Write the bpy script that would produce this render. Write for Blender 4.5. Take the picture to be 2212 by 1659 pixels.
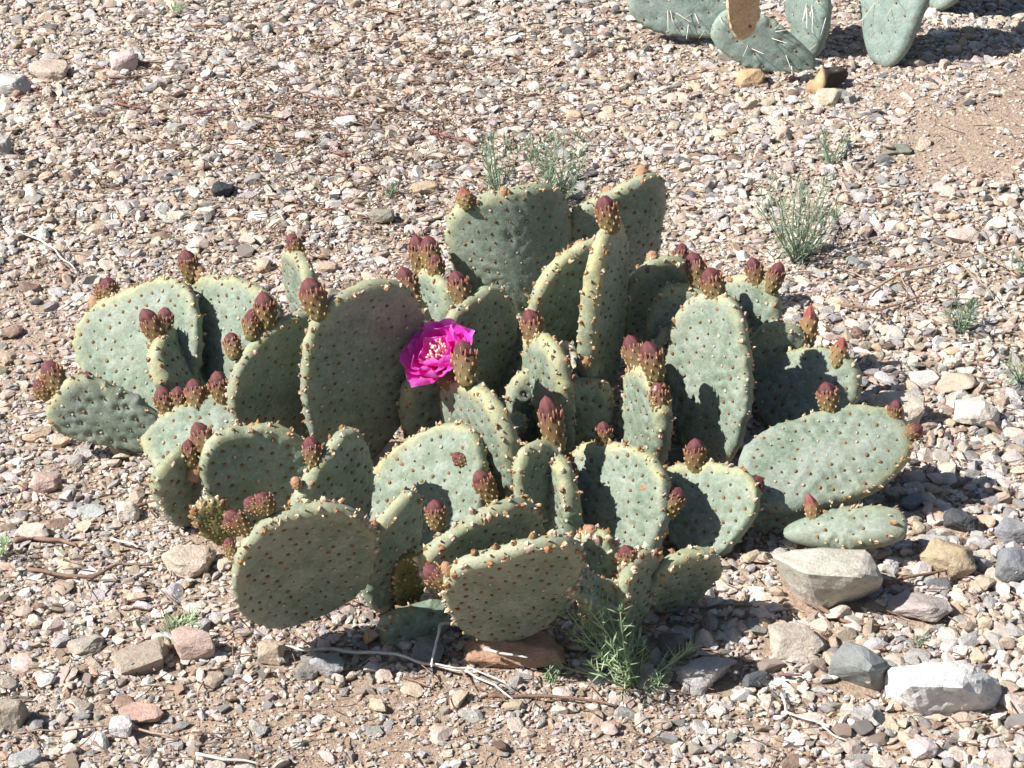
import bpy, bmesh, math, random
import numpy as np
from mathutils import Vector, Matrix, noise

# ------------------------------------------------------------------ clear
for o in list(bpy.data.objects):
    bpy.data.objects.remove(o)
scene = bpy.context.scene
COL = scene.collection
R = math.radians
rng = np.random.default_rng(7)
random.seed(7)

# ------------------------------------------------------------------ camera
CAM = Vector((0.0, -2.6, 1.45))
PITCH = math.atan2(1.45, 2.6)
LENS = 93.0
cd = bpy.data.cameras.new('camera'); cam = bpy.data.objects.new('camera', cd)
COL.objects.link(cam); scene.camera = cam
cam.location = CAM; cam.rotation_euler = (math.pi / 2 - PITCH, 0, 0)
cd.sensor_width = 36; cd.lens = LENS; cd.clip_start = 0.05; cd.clip_end = 500
scene.render.resolution_x = 1024; scene.render.resolution_y = 768

# ------------------------------------------------------------------ light
SUN = Vector((-0.69, -0.22, 0.69)).normalized()        # towards the sun
w = bpy.data.worlds.new('World'); scene.world = w; w.use_nodes = True
nt = w.node_tree; bg = nt.nodes['Background']
sky = nt.nodes.new('ShaderNodeTexSky'); sky.sky_type = 'NISHITA'; sky.sun_disc = False
sky.sun_elevation = math.asin(SUN.z); sky.sun_rotation = math.atan2(SUN.x, SUN.y)
nt.links.new(sky.outputs[0], bg.inputs[0]); bg.inputs[1].default_value = 0.052
sd = bpy.data.lights.new('sun', 'SUN'); sd.energy = 4.8; sd.angle = R(0.5); sd.color = (1, 0.97, 0.93)
so = bpy.data.objects.new('sun', sd); COL.objects.link(so)
so.rotation_euler = SUN.to_track_quat('Z', 'Y').to_euler(); so.location = SUN * 5
vs = scene.view_settings
vs.view_transform = 'Standard'; vs.look = 'None'; vs.gamma = 1; vs.exposure = 0.98

# ------------------------------------------------------------------ pixel <-> world (photo measured on a 2212 x 1659 grid)
FPX = 2212 * LENS / 36
FW = Vector((0, math.cos(PITCH), -math.sin(PITCH)))
UPV = Vector((0, math.sin(PITCH), math.cos(PITCH)))
def ray(px, py):
    return FW + Vector((1, 0, 0)) * ((px - 1106) / FPX) + UPV * ((829.5 - py) / FPX)
def at_y(px, py, y):
    d = ray(px, py); return CAM + d * ((y - CAM.y) / d.y)
def at_z(px, py, z):
    d = ray(px, py); return CAM + d * ((z - CAM.z) / d.z)
def gz(x, y):
    return (0.006 * math.sin(x * 5.1 + 1.0) * math.cos(y * 4.3 + .4) + 0.004 * math.sin(x * 11 + y * 7)
            + 0.03 * math.exp(-((x - .62) ** 2 + (y - .62) ** 2) / .10))
def gz_np(x, y):
    return (0.006 * np.sin(x * 5.1 + 1.0) * np.cos(y * 4.3 + .4) + 0.004 * np.sin(x * 11 + y * 7)
            + 0.03 * np.exp(-((x - .62) ** 2 + (y - .62) ** 2) / .10))
def at_g(px, py, dz=0.0):
    p = at_z(px, py, 0)
    for _ in range(4): p = at_z(px, py, gz(p.x, p.y) + dz)
    return p
def project_np(x, y, z):
    dx, dy, dz = x - CAM.x, y - CAM.y, z - CAM.z
    f = dy * FW.y + dz * FW.z
    return 1106 + FPX * dx / f, 829.5 - FPX * (dy * UPV.y + dz * UPV.z) / f
def project(p):
    d = p - CAM; f = d.dot(FW)
    return 1106 + FPX * d.x / f, 829.5 - FPX * d.dot(UPV) / f
def mpp(p):
    return (p - CAM).dot(FW) / FPX

# ------------------------------------------------------------------ materials
def new_mat(name):
    m = bpy.data.materials.new(name); m.use_nodes = True
    n = m.node_tree; b = n.nodes['Principled BSDF']
    return m, n, n.nodes, n.links, b
def N(nodes, t, **k):
    n = nodes.new(t)
    for a, v in k.items(): setattr(n, a, v)
    return n
def noise_node(nodes, links, scale, detail=4, rough=.6, coord=None):
    n = nodes.new('ShaderNodeTexNoise'); n.inputs['Scale'].default_value = scale
    n.inputs['Detail'].default_value = detail; n.inputs['Roughness'].default_value = rough
    if coord: links.new(coord, n.inputs['Vector'])
    return n
def ramp(nodes, links, src, stops):
    r = nodes.new('ShaderNodeValToRGB'); e = r.color_ramp.elements
    e[0].position, e[0].color = stops[0][0], (*stops[0][1], 1)
    e[1].position, e[1].color = stops[-1][0], (*stops[-1][1], 1)
    for p, c in stops[1:-1]:
        x = e.new(p); x.color = (*c, 1)
    links.new(src, r.inputs[0]); return r
def mix(nodes, links, a, b, fac, mode='MIX'):
    m = nodes.new('ShaderNodeMix'); m.data_type = 'RGBA'; m.blend_type = mode
    for s, v in ((6, a), (7, b)):
        if hasattr(v, 'links'): links.new(v, m.inputs[s])
        else: m.inputs[s].default_value = (*v, 1)
    if hasattr(fac, 'links'): links.new(fac, m.inputs[0])
    else: m.inputs[0].default_value = fac
    return m.outputs[2]
def bump(nodes, links, h, strength, dist, bsdf):
    b = nodes.new('ShaderNodeBump'); b.inputs['Strength'].default_value = strength
    b.inputs['Distance'].default_value = dist; links.new(h, b.inputs['Height'])
    links.new(b.outputs[0], bsdf.inputs['Normal'])

def soil_mat():
    m, n, nd, lk, b = new_mat('soil')
    tc = nd.new('ShaderNodeTexCoord').outputs['Object']
    a = noise_node(nd, lk, 3.0, 6, .6, tc); c = noise_node(nd, lk, 160, 5, .7, tc)
    r1 = ramp(nd, lk, a.outputs[0], [(.3, (.36, .265, .195)), (.7, (.49, .375, .285))])
    r2 = ramp(nd, lk, c.outputs[0], [(.3, (.45, .42, .40)), (.5, (.9, .88, .86)), (.7, (1.3, 1.25, 1.2))])
    lk.new(mix(nd, lk, r1.outputs[0], r2.outputs[0], .8, 'MULTIPLY'), b.inputs['Base Color'])
    b.inputs['Roughness'].default_value = .95
    bump(nd, lk, c.outputs[0], 1.0, .006, b)
    return m
def attr_rock_mat(name, use_attr):
    m, n, nd, lk, b = new_mat(name)
    tc = nd.new('ShaderNodeTexCoord').outputs['Object']
    if use_attr:
        src = N(nd, 'ShaderNodeAttribute', attribute_name='col').outputs['Color']
    else:
        src = nd.new('ShaderNodeObjectInfo').outputs['Color']
    s = 1.0
    a = noise_node(nd, lk, 70 if not use_attr else 90, 8, .75, tc); c = noise_node(nd, lk, 450, 4, .7, tc)
    r1 = ramp(nd, lk, a.outputs[0], [(.3, (.52, .47, .42)), (.45, (.88, .86, .84)), (.56, (1, 1, 1)), (.72, (1.12, 1.07, 1.0))])
    r2 = ramp(nd, lk, c.outputs[0], [(.32, (.55, .53, .52)), (.46, (1, 1, 1)), (.75, (1.1, 1.1, 1.1))])
    x = mix(nd, lk, src, r1.outputs[0], .85, 'MULTIPLY')
    x = mix(nd, lk, x, r2.outputs[0], .6, 'MULTIPLY')
    lk.new(x, b.inputs['Base Color']); b.inputs['Roughness'].default_value = .88
    b.inputs['Specular IOR Level'].default_value = .3
    h = mix(nd, lk, a.outputs[0], c.outputs[0], .4)
    bump(nd, lk, h, .9, .005, b)
    return m
def pad_mat(name, blue, green, yellow, gloss=.55):
    m, n, nd, lk, b = new_mat(name)
    tc = nd.new('ShaderNodeTexCoord').outputs['Object']
    at = N(nd, 'ShaderNodeAttribute', attribute_name='col')
    sep = nd.new('ShaderNodeSeparateColor'); lk.new(at.outputs['Color'], sep.inputs[0])
    a = noise_node(nd, lk, 26, 8, .78, tc); c = noise_node(nd, lk, 260, 6, .8, tc); d = noise_node(nd, lk, 70, 5, .75, tc)
    base = ramp(nd, lk, a.outputs[0], [(.38, green), (.60, blue)]).outputs[0]
    sp = ramp(nd, lk, c.outputs[0], [(.34, (.60, .62, .58)), (.5, (.98, .98, .98)), (.66, (1.3, 1.3, 1.32))]).outputs[0]
    x = mix(nd, lk, base, sp, .85, 'MULTIPLY')
    mm = nd.new('ShaderNodeMath'); mm.operation = 'MULTIPLY'
    lk.new(sep.outputs[0], mm.inputs[0])
    mr = nd.new('ShaderNodeMapRange'); lk.new(d.outputs[0], mr.inputs[0])
    mr.inputs[1].default_value = .36; mr.inputs[2].default_value = .58; mr.inputs[3].default_value = .15; mr.inputs[4].default_value = 1.0
    lk.new(mr.outputs[0], mm.inputs[1])
    x = mix(nd, lk, x, yellow, mm.outputs[0])
    # corky scars: shaped patches
    e = noise_node(nd, lk, 34, 6, .7, tc)
    sc = ramp(nd, lk, e.outputs[0], [(.67, (0, 0, 0)), (.72, (1, 1, 1))]).outputs[0]
    ms = nd.new('ShaderNodeMath'); ms.operation = 'MULTIPLY'; lk.new(sc, ms.inputs[0]); lk.new(sep.outputs[2], ms.inputs[1])
    x = mix(nd, lk, x, (.30, .25, .18), ms.outputs[0])
    # dust: pale tan film in patches
    du = noise_node(nd, lk, 15, 7, .7, tc)
    dm = nd.new('ShaderNodeMapRange'); lk.new(du.outputs[0], dm.inputs[0])
    dm.inputs[1].default_value = .42; dm.inputs[2].default_value = .70; dm.inputs[3].default_value = .0; dm.inputs[4].default_value = .30
    x = mix(nd, lk, x, (.34, .32, .26), dm.outputs[0])
    lk.new(x, b.inputs['Base Color']); b.inputs['Roughness'].default_value = gloss
    b.inputs['Specular IOR Level'].default_value = .35
    h = mix(nd, lk, a.outputs[0], c.outputs[0], .45)
    bump(nd, lk, h, .75, .0035, b)
    return m
def vcol_mat(name, rough=.7, scale=300, amt=.5, bumpd=.001):
    m, n, nd, lk, b = new_mat(name)
    tc = nd.new('ShaderNodeTexCoord').outputs['Object']
    at = N(nd, 'ShaderNodeAttribute', attribute_name='col')
    c = noise_node(nd, lk, scale, 4, .7, tc)
    sp = ramp(nd, lk, c.outputs[0], [(.3, (.6, .58, .55)), (.5, (1, 1, 1)), (.72, (1.25, 1.2, 1.15))]).outputs[0]
    lk.new(mix(nd, lk, at.outputs['Color'], sp, amt, 'MULTIPLY'), b.inputs['Base Color'])
    b.inputs['Roughness'].default_value = rough
    if bumpd: bump(nd, lk, c.outputs[0], .5, bumpd, b)
    return m
def leaf_mat(name, c0, c1, trans=.35):
    m, n, nd, lk, b = new_mat(name)
    tc = nd.new('ShaderNodeTexCoord').outputs['Object']
    a = noise_node(nd, lk, 90, 3, .6, tc)
    x = ramp(nd, lk, a.outputs[0], [(.3, c0), (.7, c1)]).outputs[0]
    lk.new(x, b.inputs['Base Color']); b.inputs['Roughness'].default_value = .6
    t = nd.new('ShaderNodeBsdfTranslucent'); lk.new(x, t.inputs[0])
    ms = nd.new('ShaderNodeMixShader'); ms.inputs[0].default_value = trans
    lk.new(b.outputs[0], ms.inputs[1]); lk.new(t.outputs[0], ms.inputs[2])
    lk.new(ms.outputs[0], nd['Material Output'].inputs[0])
    return m
def petal_mat():
    m, n, nd, lk, b = new_mat('petal')
    tc = nd.new('ShaderNodeTexCoord').outputs['Object']
    a = noise_node(nd, lk, 60, 4, .6, tc)
    at = N(nd, 'ShaderNodeAttribute', attribute_name='col')
    sp = ramp(nd, lk, a.outputs[0], [(.3, (.9, .6, .85)), (.7, (1.05, 1.3, 1.05))]).outputs[0]
    x = mix(nd, lk, at.outputs['Color'], sp, .7, 'MULTIPLY')
    lk.new(x, b.inputs['Base Color']); b.inputs['Roughness'].default_value = .38
    t = nd.new('ShaderNodeBsdfTranslucent'); lk.new(x, t.inputs[0])
    ms = nd.new('ShaderNodeMixShader'); ms.inputs[0].default_value = .5
    lk.new(b.outputs[0], ms.inputs[1]); lk.new(t.outputs[0], ms.inputs[2])
    lk.new(ms.outputs[0], nd['Material Output'].inputs[0])
    return m
M = {
    'soil': soil_mat(),
    'gravel': attr_rock_mat('gravel', True),
    'rock': attr_rock_mat('rock', False),
    'pad': pad_mat('cactus_pad', (.255, .30, .245), (.135, .185, .125), (.43, .40, .19)),
    'young': pad_mat('young_pad', (.17, .17, .05), (.12, .13, .04), (.26, .19, .06)),
    'dead': pad_mat('dead_pad', (.42, .36, .29), (.52, .47, .40), (.46, .38, .26), .9),
    'deadorange': pad_mat('dried_orange_pad', (.72, .52, .33), (.58, .36, .19), (.5, .33, .18), .9),
    'bluepad': pad_mat('blue_pad', (.235, .30, .265), (.165, .22, .185), (.30, .38, .24)),
    'tuft': vcol_mat('areole_tuft', .85, 700, .5),
    'bud': vcol_mat('flower_bud', .55, 420, .5, .0012),
    'wood': vcol_mat('dry_wood', .9, 120, .8, .002),
    'weed': leaf_mat('weed_leaf', (.20, .28, .18), (.33, .41, .29)),
    'weedlite': leaf_mat('weed_leaf_bright', (.27, .40, .20), (.44, .55, .34)),
    'petal': petal_mat(),
    'spine': vcol_mat('spine', .6, 100, .2, 0),
}

# ------------------------------------------------------------------ object helpers
def tag(o, label=None, cat=None, group=None, kind=None):
    if label: o['label'] = label
    if cat: o['category'] = cat
    if group: o['group'] = group
    if kind: o['kind'] = kind
    return o
def empty(name, loc):
    o = bpy.data.objects.new(name, None); o.empty_display_size = .05; COL.objects.link(o); o.location = loc
    return o
def link(name, me, parent=None, loc=None):
    o = bpy.data.objects.new(name, me); COL.objects.link(o)
    if parent: o.parent = parent
    if loc is not None: o.location = loc
    return o
def mesh_np(name, V, F, mat, col=None, smooth=False):
    """V (n,3); F list of index arrays of equal arity per array"""
    me = bpy.data.meshes.new(name)
    V = np.asarray(V, dtype=np.float32)
    fl = [np.asarray(f, dtype=np.int32) for f in F if len(f)]
    loops = np.concatenate([f.ravel() for f in fl])
    tot = np.concatenate([np.full(len(f), f.shape[1], np.int32) for f in fl])
    start = np.concatenate([[0], np.cumsum(tot)[:-1]]).astype(np.int32)
    me.vertices.add(len(V)); me.vertices.foreach_set('co', V.ravel())
    me.loops.add(len(loops)); me.loops.foreach_set('vertex_index', loops)
    me.polygons.add(len(tot)); me.polygons.foreach_set('loop_start', start)
    try: me.polygons.foreach_set('loop_total', tot)
    except Exception: pass
    me.update(calc_edges=True)
    me.polygons.foreach_set('use_smooth', np.full(len(tot), bool(smooth)))
    if col is not None:
        c = np.ones((len(V), 4), np.float32); c[:, :3] = col
        a = me.color_attributes.new('col', 'FLOAT_COLOR', 'POINT'); a.data.foreach_set('color', c.ravel())
    me.materials.append(mat); me.validate(); me.update()
    return me
class Acc:
    """collects geometry with colours for one mesh"""
    def __init__(s): s.V = []; s.T = []; s.Q = []; s.C = []; s.n = 0
    def add(s, V, C, T=None, Q=None):
        V = np.asarray(V, float)
        if T is not None and len(T): s.T.append(np.asarray(T) + s.n)
        if Q is not None and len(Q): s.Q.append(np.asarray(Q) + s.n)
        s.V.append(V); C = np.asarray(C, float)
        s.C.append(np.tile(C, (len(V), 1)) if C.ndim == 1 else C); s.n += len(V)
    def tube(s, pts, r0, r1, col, sides=5, col2=None):
        pts = [np.asarray(p, float) for p in pts]; n = len(pts); V = []; C = []
        col = np.asarray(col); col2 = col if col2 is None else np.asarray(col2)
        for i, p in enumerate(pts):
            d = pts[min(i + 1, n - 1)] - pts[max(i - 1, 0)]; d = d / (np.linalg.norm(d) + 1e-9)
            a = np.cross(d, (0.3, .2, 1) if abs(d[2]) < .9 else (1, 0, 0)); a /= np.linalg.norm(a) + 1e-9
            b = np.cross(d, a); t = i / max(n - 1, 1); r = r0 + (r1 - r0) * t
            for k in range(sides):
                th = 2 * math.pi * k / sides
                V.append(p + r * (math.cos(th) * a + math.sin(th) * b)); C.append(col + (col2 - col) * t)
        Q = [(i * sides + k, i * sides + (k + 1) % sides, (i + 1) * sides + (k + 1) % sides, (i + 1) * sides + k)
             for i in range(n - 1) for k in range(sides)]
        V.append(pts[-1]); C.append(col2); e = len(V) - 1
        T = [((n - 1) * sides + k, (n - 1) * sides + (k + 1) % sides, e) for k in range(sides)]
        V.append(pts[0]); C.append(col); e = len(V) - 1
        T += [((k + 1) % sides, k, e) for k in range(sides)]
        s.add(V, np.array(C), T, Q)
    def mesh(s, name, mat, smooth=True):
        F = []
        if s.T: F.append(np.concatenate(s.T))
        if s.Q: F.append(np.concatenate(s.Q))
        return mesh_np(name, np.concatenate(s.V), F, mat, np.concatenate(s.C), smooth)

# ------------------------------------------------------------------ ground
def make_ground():
    f = np.linspace(-2.0, 2.6, 116)
    outer = np.array([3, 4, 6, 9, 14, 22, 35, 60, 100.])
    ax = np.concatenate([-outer[::-1], f, outer])
    X, Y = np.meshgrid(ax, ax); Z = gz_np(X, Y)
    fade = np.clip(1.6 - np.maximum(abs(X), abs(Y)) / 2.6, 0, 1); Z = Z * fade
    n = len(ax); idx = np.arange(n * n).reshape(n, n)
    Q = np.stack([idx[:-1, :-1], idx[:-1, 1:], idx[1:, 1:], idx[1:, :-1]], -1).reshape(-1, 4)
    me = mesh_np('ground', np.stack([X, Y, Z], -1).reshape(-1, 3), [Q], M['soil'], None, True)
    tag(link('ground', me), kind='structure')
make_ground()

# ------------------------------------------------------------------ rocks
def hull_mesh(pts, name, subdiv=2, amp=.03, seed=0, bev=0.05):
    bm = bmesh.new()
    for p in pts: bm.verts.new(p)
    r = bmesh.ops.convex_hull(bm, input=bm.verts[:])
    dead = [g for g in r['geom_interior'] + r['geom_unused'] if isinstance(g, bmesh.types.BMVert)]
    if dead: bmesh.ops.delete(bm, geom=list(set(dead)), context='VERTS')
    bmesh.ops.dissolve_limit(bm, angle_limit=R(9), verts=bm.verts[:], edges=bm.edges[:])
    if bev: bmesh.ops.bevel(bm, geom=bm.edges[:], offset=bev, segments=1, affect='EDGES', clamp_overlap=True)
    bmesh.ops.triangulate(bm, faces=bm.faces[:])
    size = max((v.co.length for v in bm.verts), default=1)
    for k in range(subdiv):
        bmesh.ops.subdivide_edges(bm, edges=[e for e in bm.edges if e.calc_length() > size * .16], cuts=1, use_grid_fill=True)
        bmesh.ops.triangulate(bm, faces=bm.faces[:])
    if amp:
        bm.normal_update(); off = Vector((seed * 3.7, seed * 1.3, 0))
        for v in bm.verts:
            q = v.co / size
            d = noise.noise(q * 2.3 + off) * .6 + noise.noise(q * 6 + off) * .4 + noise.noise(q * 15 + off) * .25
            v.co += v.normal * d * amp * size
    bmesh.ops.recalc_face_normals(bm, faces=bm.faces[:])
    me = bpy.data.meshes.new(name); bm.to_mesh(me); bm.free(); me.materials.append(M['rock'])
    return me
def rock_pts(rs, n=13, block=.6):
    P = []
    for _ in range(n):
        v = Vector((rs.gauss(0, 1), rs.gauss(0, 1), rs.gauss(0, 1))).normalized()
        v = Vector([math.copysign(abs(c) ** block, c) for c in v]); v.normalize()
        v = Vector([math.copysign(abs(c) ** (.85), c) for c in v])
        P.append(v * rs.uniform(.85, 1.1))
    return P
LANDMARKS = []     # (short phrase, x, y)
def short(label):
    k = len(label)
    for w_ in (' beside', ' near', ' leaning', ' behind', ' standing', ' lying', ' in ', ' under', ' with', ' on ', ' between', ' at ', ' touching', ' by ', ' beyond'):
        i = label.find(w_)
        if i > 0: k = min(k, i)
    return label[:k]
def near_phrase(x, y):
    d, nm = min((math.hypot(x - a, y - b), nm) for nm, a, b in LANDMARKS)
    return ('close to the ' if d < .07 else 'a hand from the ' if d < .16 else 'some way off the ') + nm
ROCKFOOT = []      # (x, y, rx, ry) footprints
def place_rock(cx, cy, wpx, hpx, color, label, seed, rz=0.0, tilt=0.0, n=18, block=.75, amp=.07, group=None, depth=.78, bev=.06):
    rs = random.Random(seed)
    g = at_g(cx, cy); s = mpp(g)
    W = wpx * s; D = W * depth; H = max(.32 * W, min(1.05 * W, math.sqrt(max((hpx * s) ** 2 - (.5 * D) ** 2, 0)) / .87))
    c = at_g(cx, cy, H * .34)
    me = hull_mesh(rock_pts(rs, n, block), 'stone', 3, amp, seed, bev)
    co = np.empty(len(me.vertices) * 3, np.float32); me.vertices.foreach_get('co', co); co = co.reshape(-1, 3)
    ca, sa = math.cos(rz), math.sin(rz)
    co = co / np.abs(co).max(0)
    ct, st = math.cos(tilt), math.sin(tilt)
    co = np.stack([co[:, 0] * W / 2, co[:, 1] * D / 2, co[:, 2] * H / 2], -1)
    co = np.stack([co[:, 0] * ct + co[:, 2] * st, co[:, 1], -co[:, 0] * st + co[:, 2] * ct], -1)
    co = np.stack([co[:, 0] * ca - co[:, 1] * sa, co[:, 0] * sa + co[:, 1] * ca, co[:, 2]], -1)
    co += np.array([0, 0, H * .34])
    me.vertices.foreach_set('co', co.astype(np.float32).ravel()); me.update()
    o = link('stone', me, None, (c.x, c.y, gz(c.x, c.y))); o.color = (*color, 1)
    tag(o, label, 'stone', group); LANDMARKS.append((short(label), c.x, c.y)); ROCKFOOT.append((c.x, c.y, W * .40, D * .38, H * .6))
    return o
def custom_rock(pp, color, label, seed, amp=.03, bev=.003):
    P = [at_g(x, y, z) for x, y, z in pp]
    c = sum(P, Vector()) / len(P); c.z = gz(c.x, c.y)
    me = hull_mesh([p - c for p in P], 'stone', 3, amp, seed, bev)
    o = link('stone', me, None, c); o.color = (*color, 1); tag(o, label, 'stone'); LANDMARKS.append((short(label), c.x, c.y))
    xs = [p.x for p in P]; ys = [p.y for p in P]
    ROCKFOOT.append(((min(xs) + max(xs)) / 2, (min(ys) + max(ys)) / 2, (max(xs) - min(xs)) * .36, (max(ys) - min(ys)) * .30, .05))
    return o

CREAM = (.60, .53, .43); WHITE = (.62, .6, .56); GREY = (.27, .27, .26); LGREY = (.46, .44, .42); DARK = (.10, .105, .11)
PINK = (.56, .40, .34); TAN = (.48, .36, .25); OCHRE = (.55, .36, .17); ORANGE = (.60, .36, .20); BROWN = (.26, .17, .12)

custom_rock([(1660, 1196, .050), (1770, 1183, .058), (1878, 1186, .055), (1913, 1254, .042), (1738, 1236, .060), (1860, 1244, .062),
             (1766, 1324, -.004), (1850, 1300, -.004), (1695, 1262, .0), (1905, 1272, .008), (1730, 1300, .002), (1820, 1215, -.006), (1705, 1230, -.006)],
            (.50, .47, .40), 'big pale wedge shaped boulder with a flat top under the small low cactus pad', 3)
custom_rock([(1910, 1455, .020), (1935, 1432, .040), (2010, 1428, .046), (2100, 1432, .044), (2160, 1470, .022), (2172, 1505, .006), (1915, 1520, .0),
             (1985, 1552, -.004), (2080, 1550, -.004), (2150, 1535, -.002), (1960, 1478, .045), (2085, 1480, .045), (2040, 1470, -.006)],
            (.66, .645, .62), 'long white quartz like boulder lying beside the blue grey block', 5, .075)
custom_rock([(1822, 1378, .040), (1868, 1392, .045), (1925, 1432, .030), (1920, 1490, .0), (1895, 1497, -.004), (1782, 1450, .004), (1800, 1420, .025),
             (1790, 1465, -.004), (1880, 1445, .045), (1850, 1430, -.008)],
            (.23, .245, .24), 'blue grey angular block of stone touching the long white boulder', 8, .025)
ROCKS = [
    (1530, 1462, 138, 74, LGREY, 'flat grey speckled stone beside the green weed', 21, .1, 0, .5),
    (1703, 1384, 148, 74, (.50, .44, .37), 'tan speckled flat stone near the pale wedge boulder', 22, .1, 0, .6),
    (2050, 1206, 128, 84, (.45, .36, .24), 'yellow ochre layered stone beside the pale wedge boulder', 23, -.3, .2, .6),
    (1985, 1310, 150, 78, (.47, .41, .38), 'pinkish grey stone with a grey cap near the ochre stone', 24, -.3, -.25, .6),
    (2192, 1222, 84, 92, (.24, .25, .26), 'speckled dark grey stone leaning beyond the ochre stone', 25, 0, .2, .7),
    (2188, 1148, 84, 56, (.33, .33, .34), 'slate grey flat stone behind the speckled dark grey stone', 26, 0, .1, .6),
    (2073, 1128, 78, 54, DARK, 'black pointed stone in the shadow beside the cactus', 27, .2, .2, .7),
    (2010, 1172, 80, 26, LGREY, 'thin light grey slab behind the ochre stone', 28, 0, 0, .5),
    (408, 1210, 126, 70, (.64, .53, .43), 'cream boulder beside the leaning front pad', 29, -.1, .1, .6),
    (418, 1391, 90, 76, (.52, .39, .33), 'rough pink brown stone beside the little grass tuft', 30, .2, 0, .8),
    (300, 1424, 130, 64, (.42, .35, .28), 'flat brown grey stone beside the rough pink stone', 31, .3, -.15, .6),
    (584, 1410, 60, 82, (.50, .41, .31), 'upright tan pebble leaning on a grey pebble in front of the cactus', 32, 0, .2, .8),
    (308, 1541, 106, 48, (.55, .37, .30), 'brick pink oblong stone on bare soil', 33, -.05, 0, .6),
    (18, 1545, 96, 74, (.42, .36, .29), 'rounded grey tan stone near the brick pink stone', 34, 0, 0, .7),
    (1941, 888, 128, 82, (.62, .55, .45), 'large cream boulder behind the wide right pad', 35, -.1, .1, .6),
    (2104, 893, 96, 68, (.68, .62, .54), 'knobbly white chunk beside the large cream boulder', 36, .3, -.2, .8),
    (480, 406, 50, 44, (.07, .08, .085), 'black faceted stone standing alone on the gravel', 37, .2, .2, .8),
    (266, 132, 68, 52, (.62, .48, .46), 'pink and white quartz stone lying on the gravel', 38, .2, 0, .7),
    (105, 152, 92, 50, (.60, .49, .40), 'pale tan stone near the pink and white quartz', 39, -.2, 0, .6),
    (22, 186, 92, 48, (.60, .58, .53), 'grey white flat stone near the pale tan stone', 40, 0, 0, .5),
    (6, 316, 52, 54, (.43, .42, .39), 'rounded grey stone standing behind the cactus', 41, 0, 0, .8),
    (1618, 168, 64, 50, (.52, .36, .21), 'orange tan rock near the spiny background cactus', 42, .1, .1, .8),
    (1787, 210, 58, 46, (.62, .55, .42), 'cream rock with a shaded side near the burnt wood', 43, -.2, .1, .8),
    (1694, 290, 42, 34, (.58, .47, .38), 'small cream block between the two back weeds', 44, .2, 0, .8),
    (824, 468, 58, 42, (.33, .31, .25), 'smooth olive grey oval stone behind the cactus', 45, .2, 0, .8),
    (917, 407, 66, 32, (.52, .40, .28), 'flat tan oval stone behind the cactus', 46, 0, 0, .5),
    (1112, 1396, 220, 66, (.50, .31, .21), 'wide orange brown flat rock under the bottom front pad', 47, .05, 0, .5),
    (926, 1408, 74, 62, (.20, .21, .21), 'dark slate stone near the lowest leaning pad', 48, .3, .3, .7),
    (803, 1378, 42, 36, (.64, .40, .17), 'bright orange pebble at the tip of the lowest leaning pad', 49, 0, 0, .8),
    (704, 1436, 82, 56, (.40, .40, .40), 'grey and white angular stone in front of the cactus', 50, -.2, .2, .7),
    (262, 1572, 52, 50, (.68, .64, .62), 'white lumpy stone near the brick pink stone', 51, 0, 0, .8),
    (52, 1640, 74, 44, (.44, .44, .43), 'light grey cracked stone in loose gravel', 52, .2, 0, .6),
    (274, 1104, 56, 50, (.64, .58, .50), 'cream angular stone in the open gravel beside the cactus', 53, .3, .2, .8),
    (70, 1150, 82, 44, (.62, .55, .46), 'cream flat stone at the end of a brown twig', 54, 0, 0, .6),
    (98, 1042, 74, 48, (.57, .42, .36), 'pinkish rounded stone beside the lowest left pad', 55, .2, .1, .7),
    (1640, 1470, 80, 40, (.13, .14, .145), 'dark charcoal stone near the tan speckled stone', 56, .3, .1, .6),
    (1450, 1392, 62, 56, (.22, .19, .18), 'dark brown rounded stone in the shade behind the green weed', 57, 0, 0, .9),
    (1940, 322, 60, 26, (.24, .25, .20), 'dark olive flat stone beside the bare sandy patch', 58, 0, 0, .6),
    (740, 262, 66, 28, (.72, .69, .65), 'bright white flat stone behind the cactus', 59, 0, 0, .6),
    (2062, 828, 106, 42, (.57, .46, .36), 'tan flat stone behind the knobbly white chunk', 60, -.1, 0, .6),
    (1995, 818, 66, 32, (.70, .66, .60), 'white lens shaped stone touching the tan flat stone', 61, .1, 0, .6),
    (2078, 508, 86, 28, (.62, .50, .44), 'pinkish white flat stone near the thin branching twig', 62, .1, 0, .6),
    (195, 1105, 66, 28, (.45, .48, .46), 'blue green flat stone beside the cream angular stone', 63, .1, 0, .5),
    (375, 275, 50, 26, (.47, .47, .42), 'greenish grey flat pebble behind the cactus', 64, 0, 0, .6),
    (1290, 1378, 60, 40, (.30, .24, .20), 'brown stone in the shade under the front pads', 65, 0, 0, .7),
    (655, 1448, 64, 44, (.36, .34, .31), 'grey pebble touching the upright tan pebble', 66, .2, 0, .7),
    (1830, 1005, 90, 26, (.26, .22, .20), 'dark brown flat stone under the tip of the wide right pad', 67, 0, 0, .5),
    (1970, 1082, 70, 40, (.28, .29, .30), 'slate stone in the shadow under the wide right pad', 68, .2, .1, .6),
    (190, 1395, 90, 34, (.46, .41, .34), 'flat tan grey stone beside the flat brown grey stone', 69, .3, 0, .5),
    (1240, 250, 36, 26, (.62, .47, .34), 'small peach pebble behind the tall back pad', 70, 0, 0, .8),
    (2160, 1640, 60, 40, (.58, .50, .44), 'pale rounded stone in coarse loose gravel', 71, 0, 0, .8),
    (1990, 1620, 66, 50, (.62, .52, .50), 'pink white stone in the gravel in front of the long white boulder', 72, .4, 0, .8),
    (1720, 1420, 60, 26, (.52, .45, .40), 'pinkish flat stone touching the tan speckled stone', 73, 0, 0, .6),
]
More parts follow.
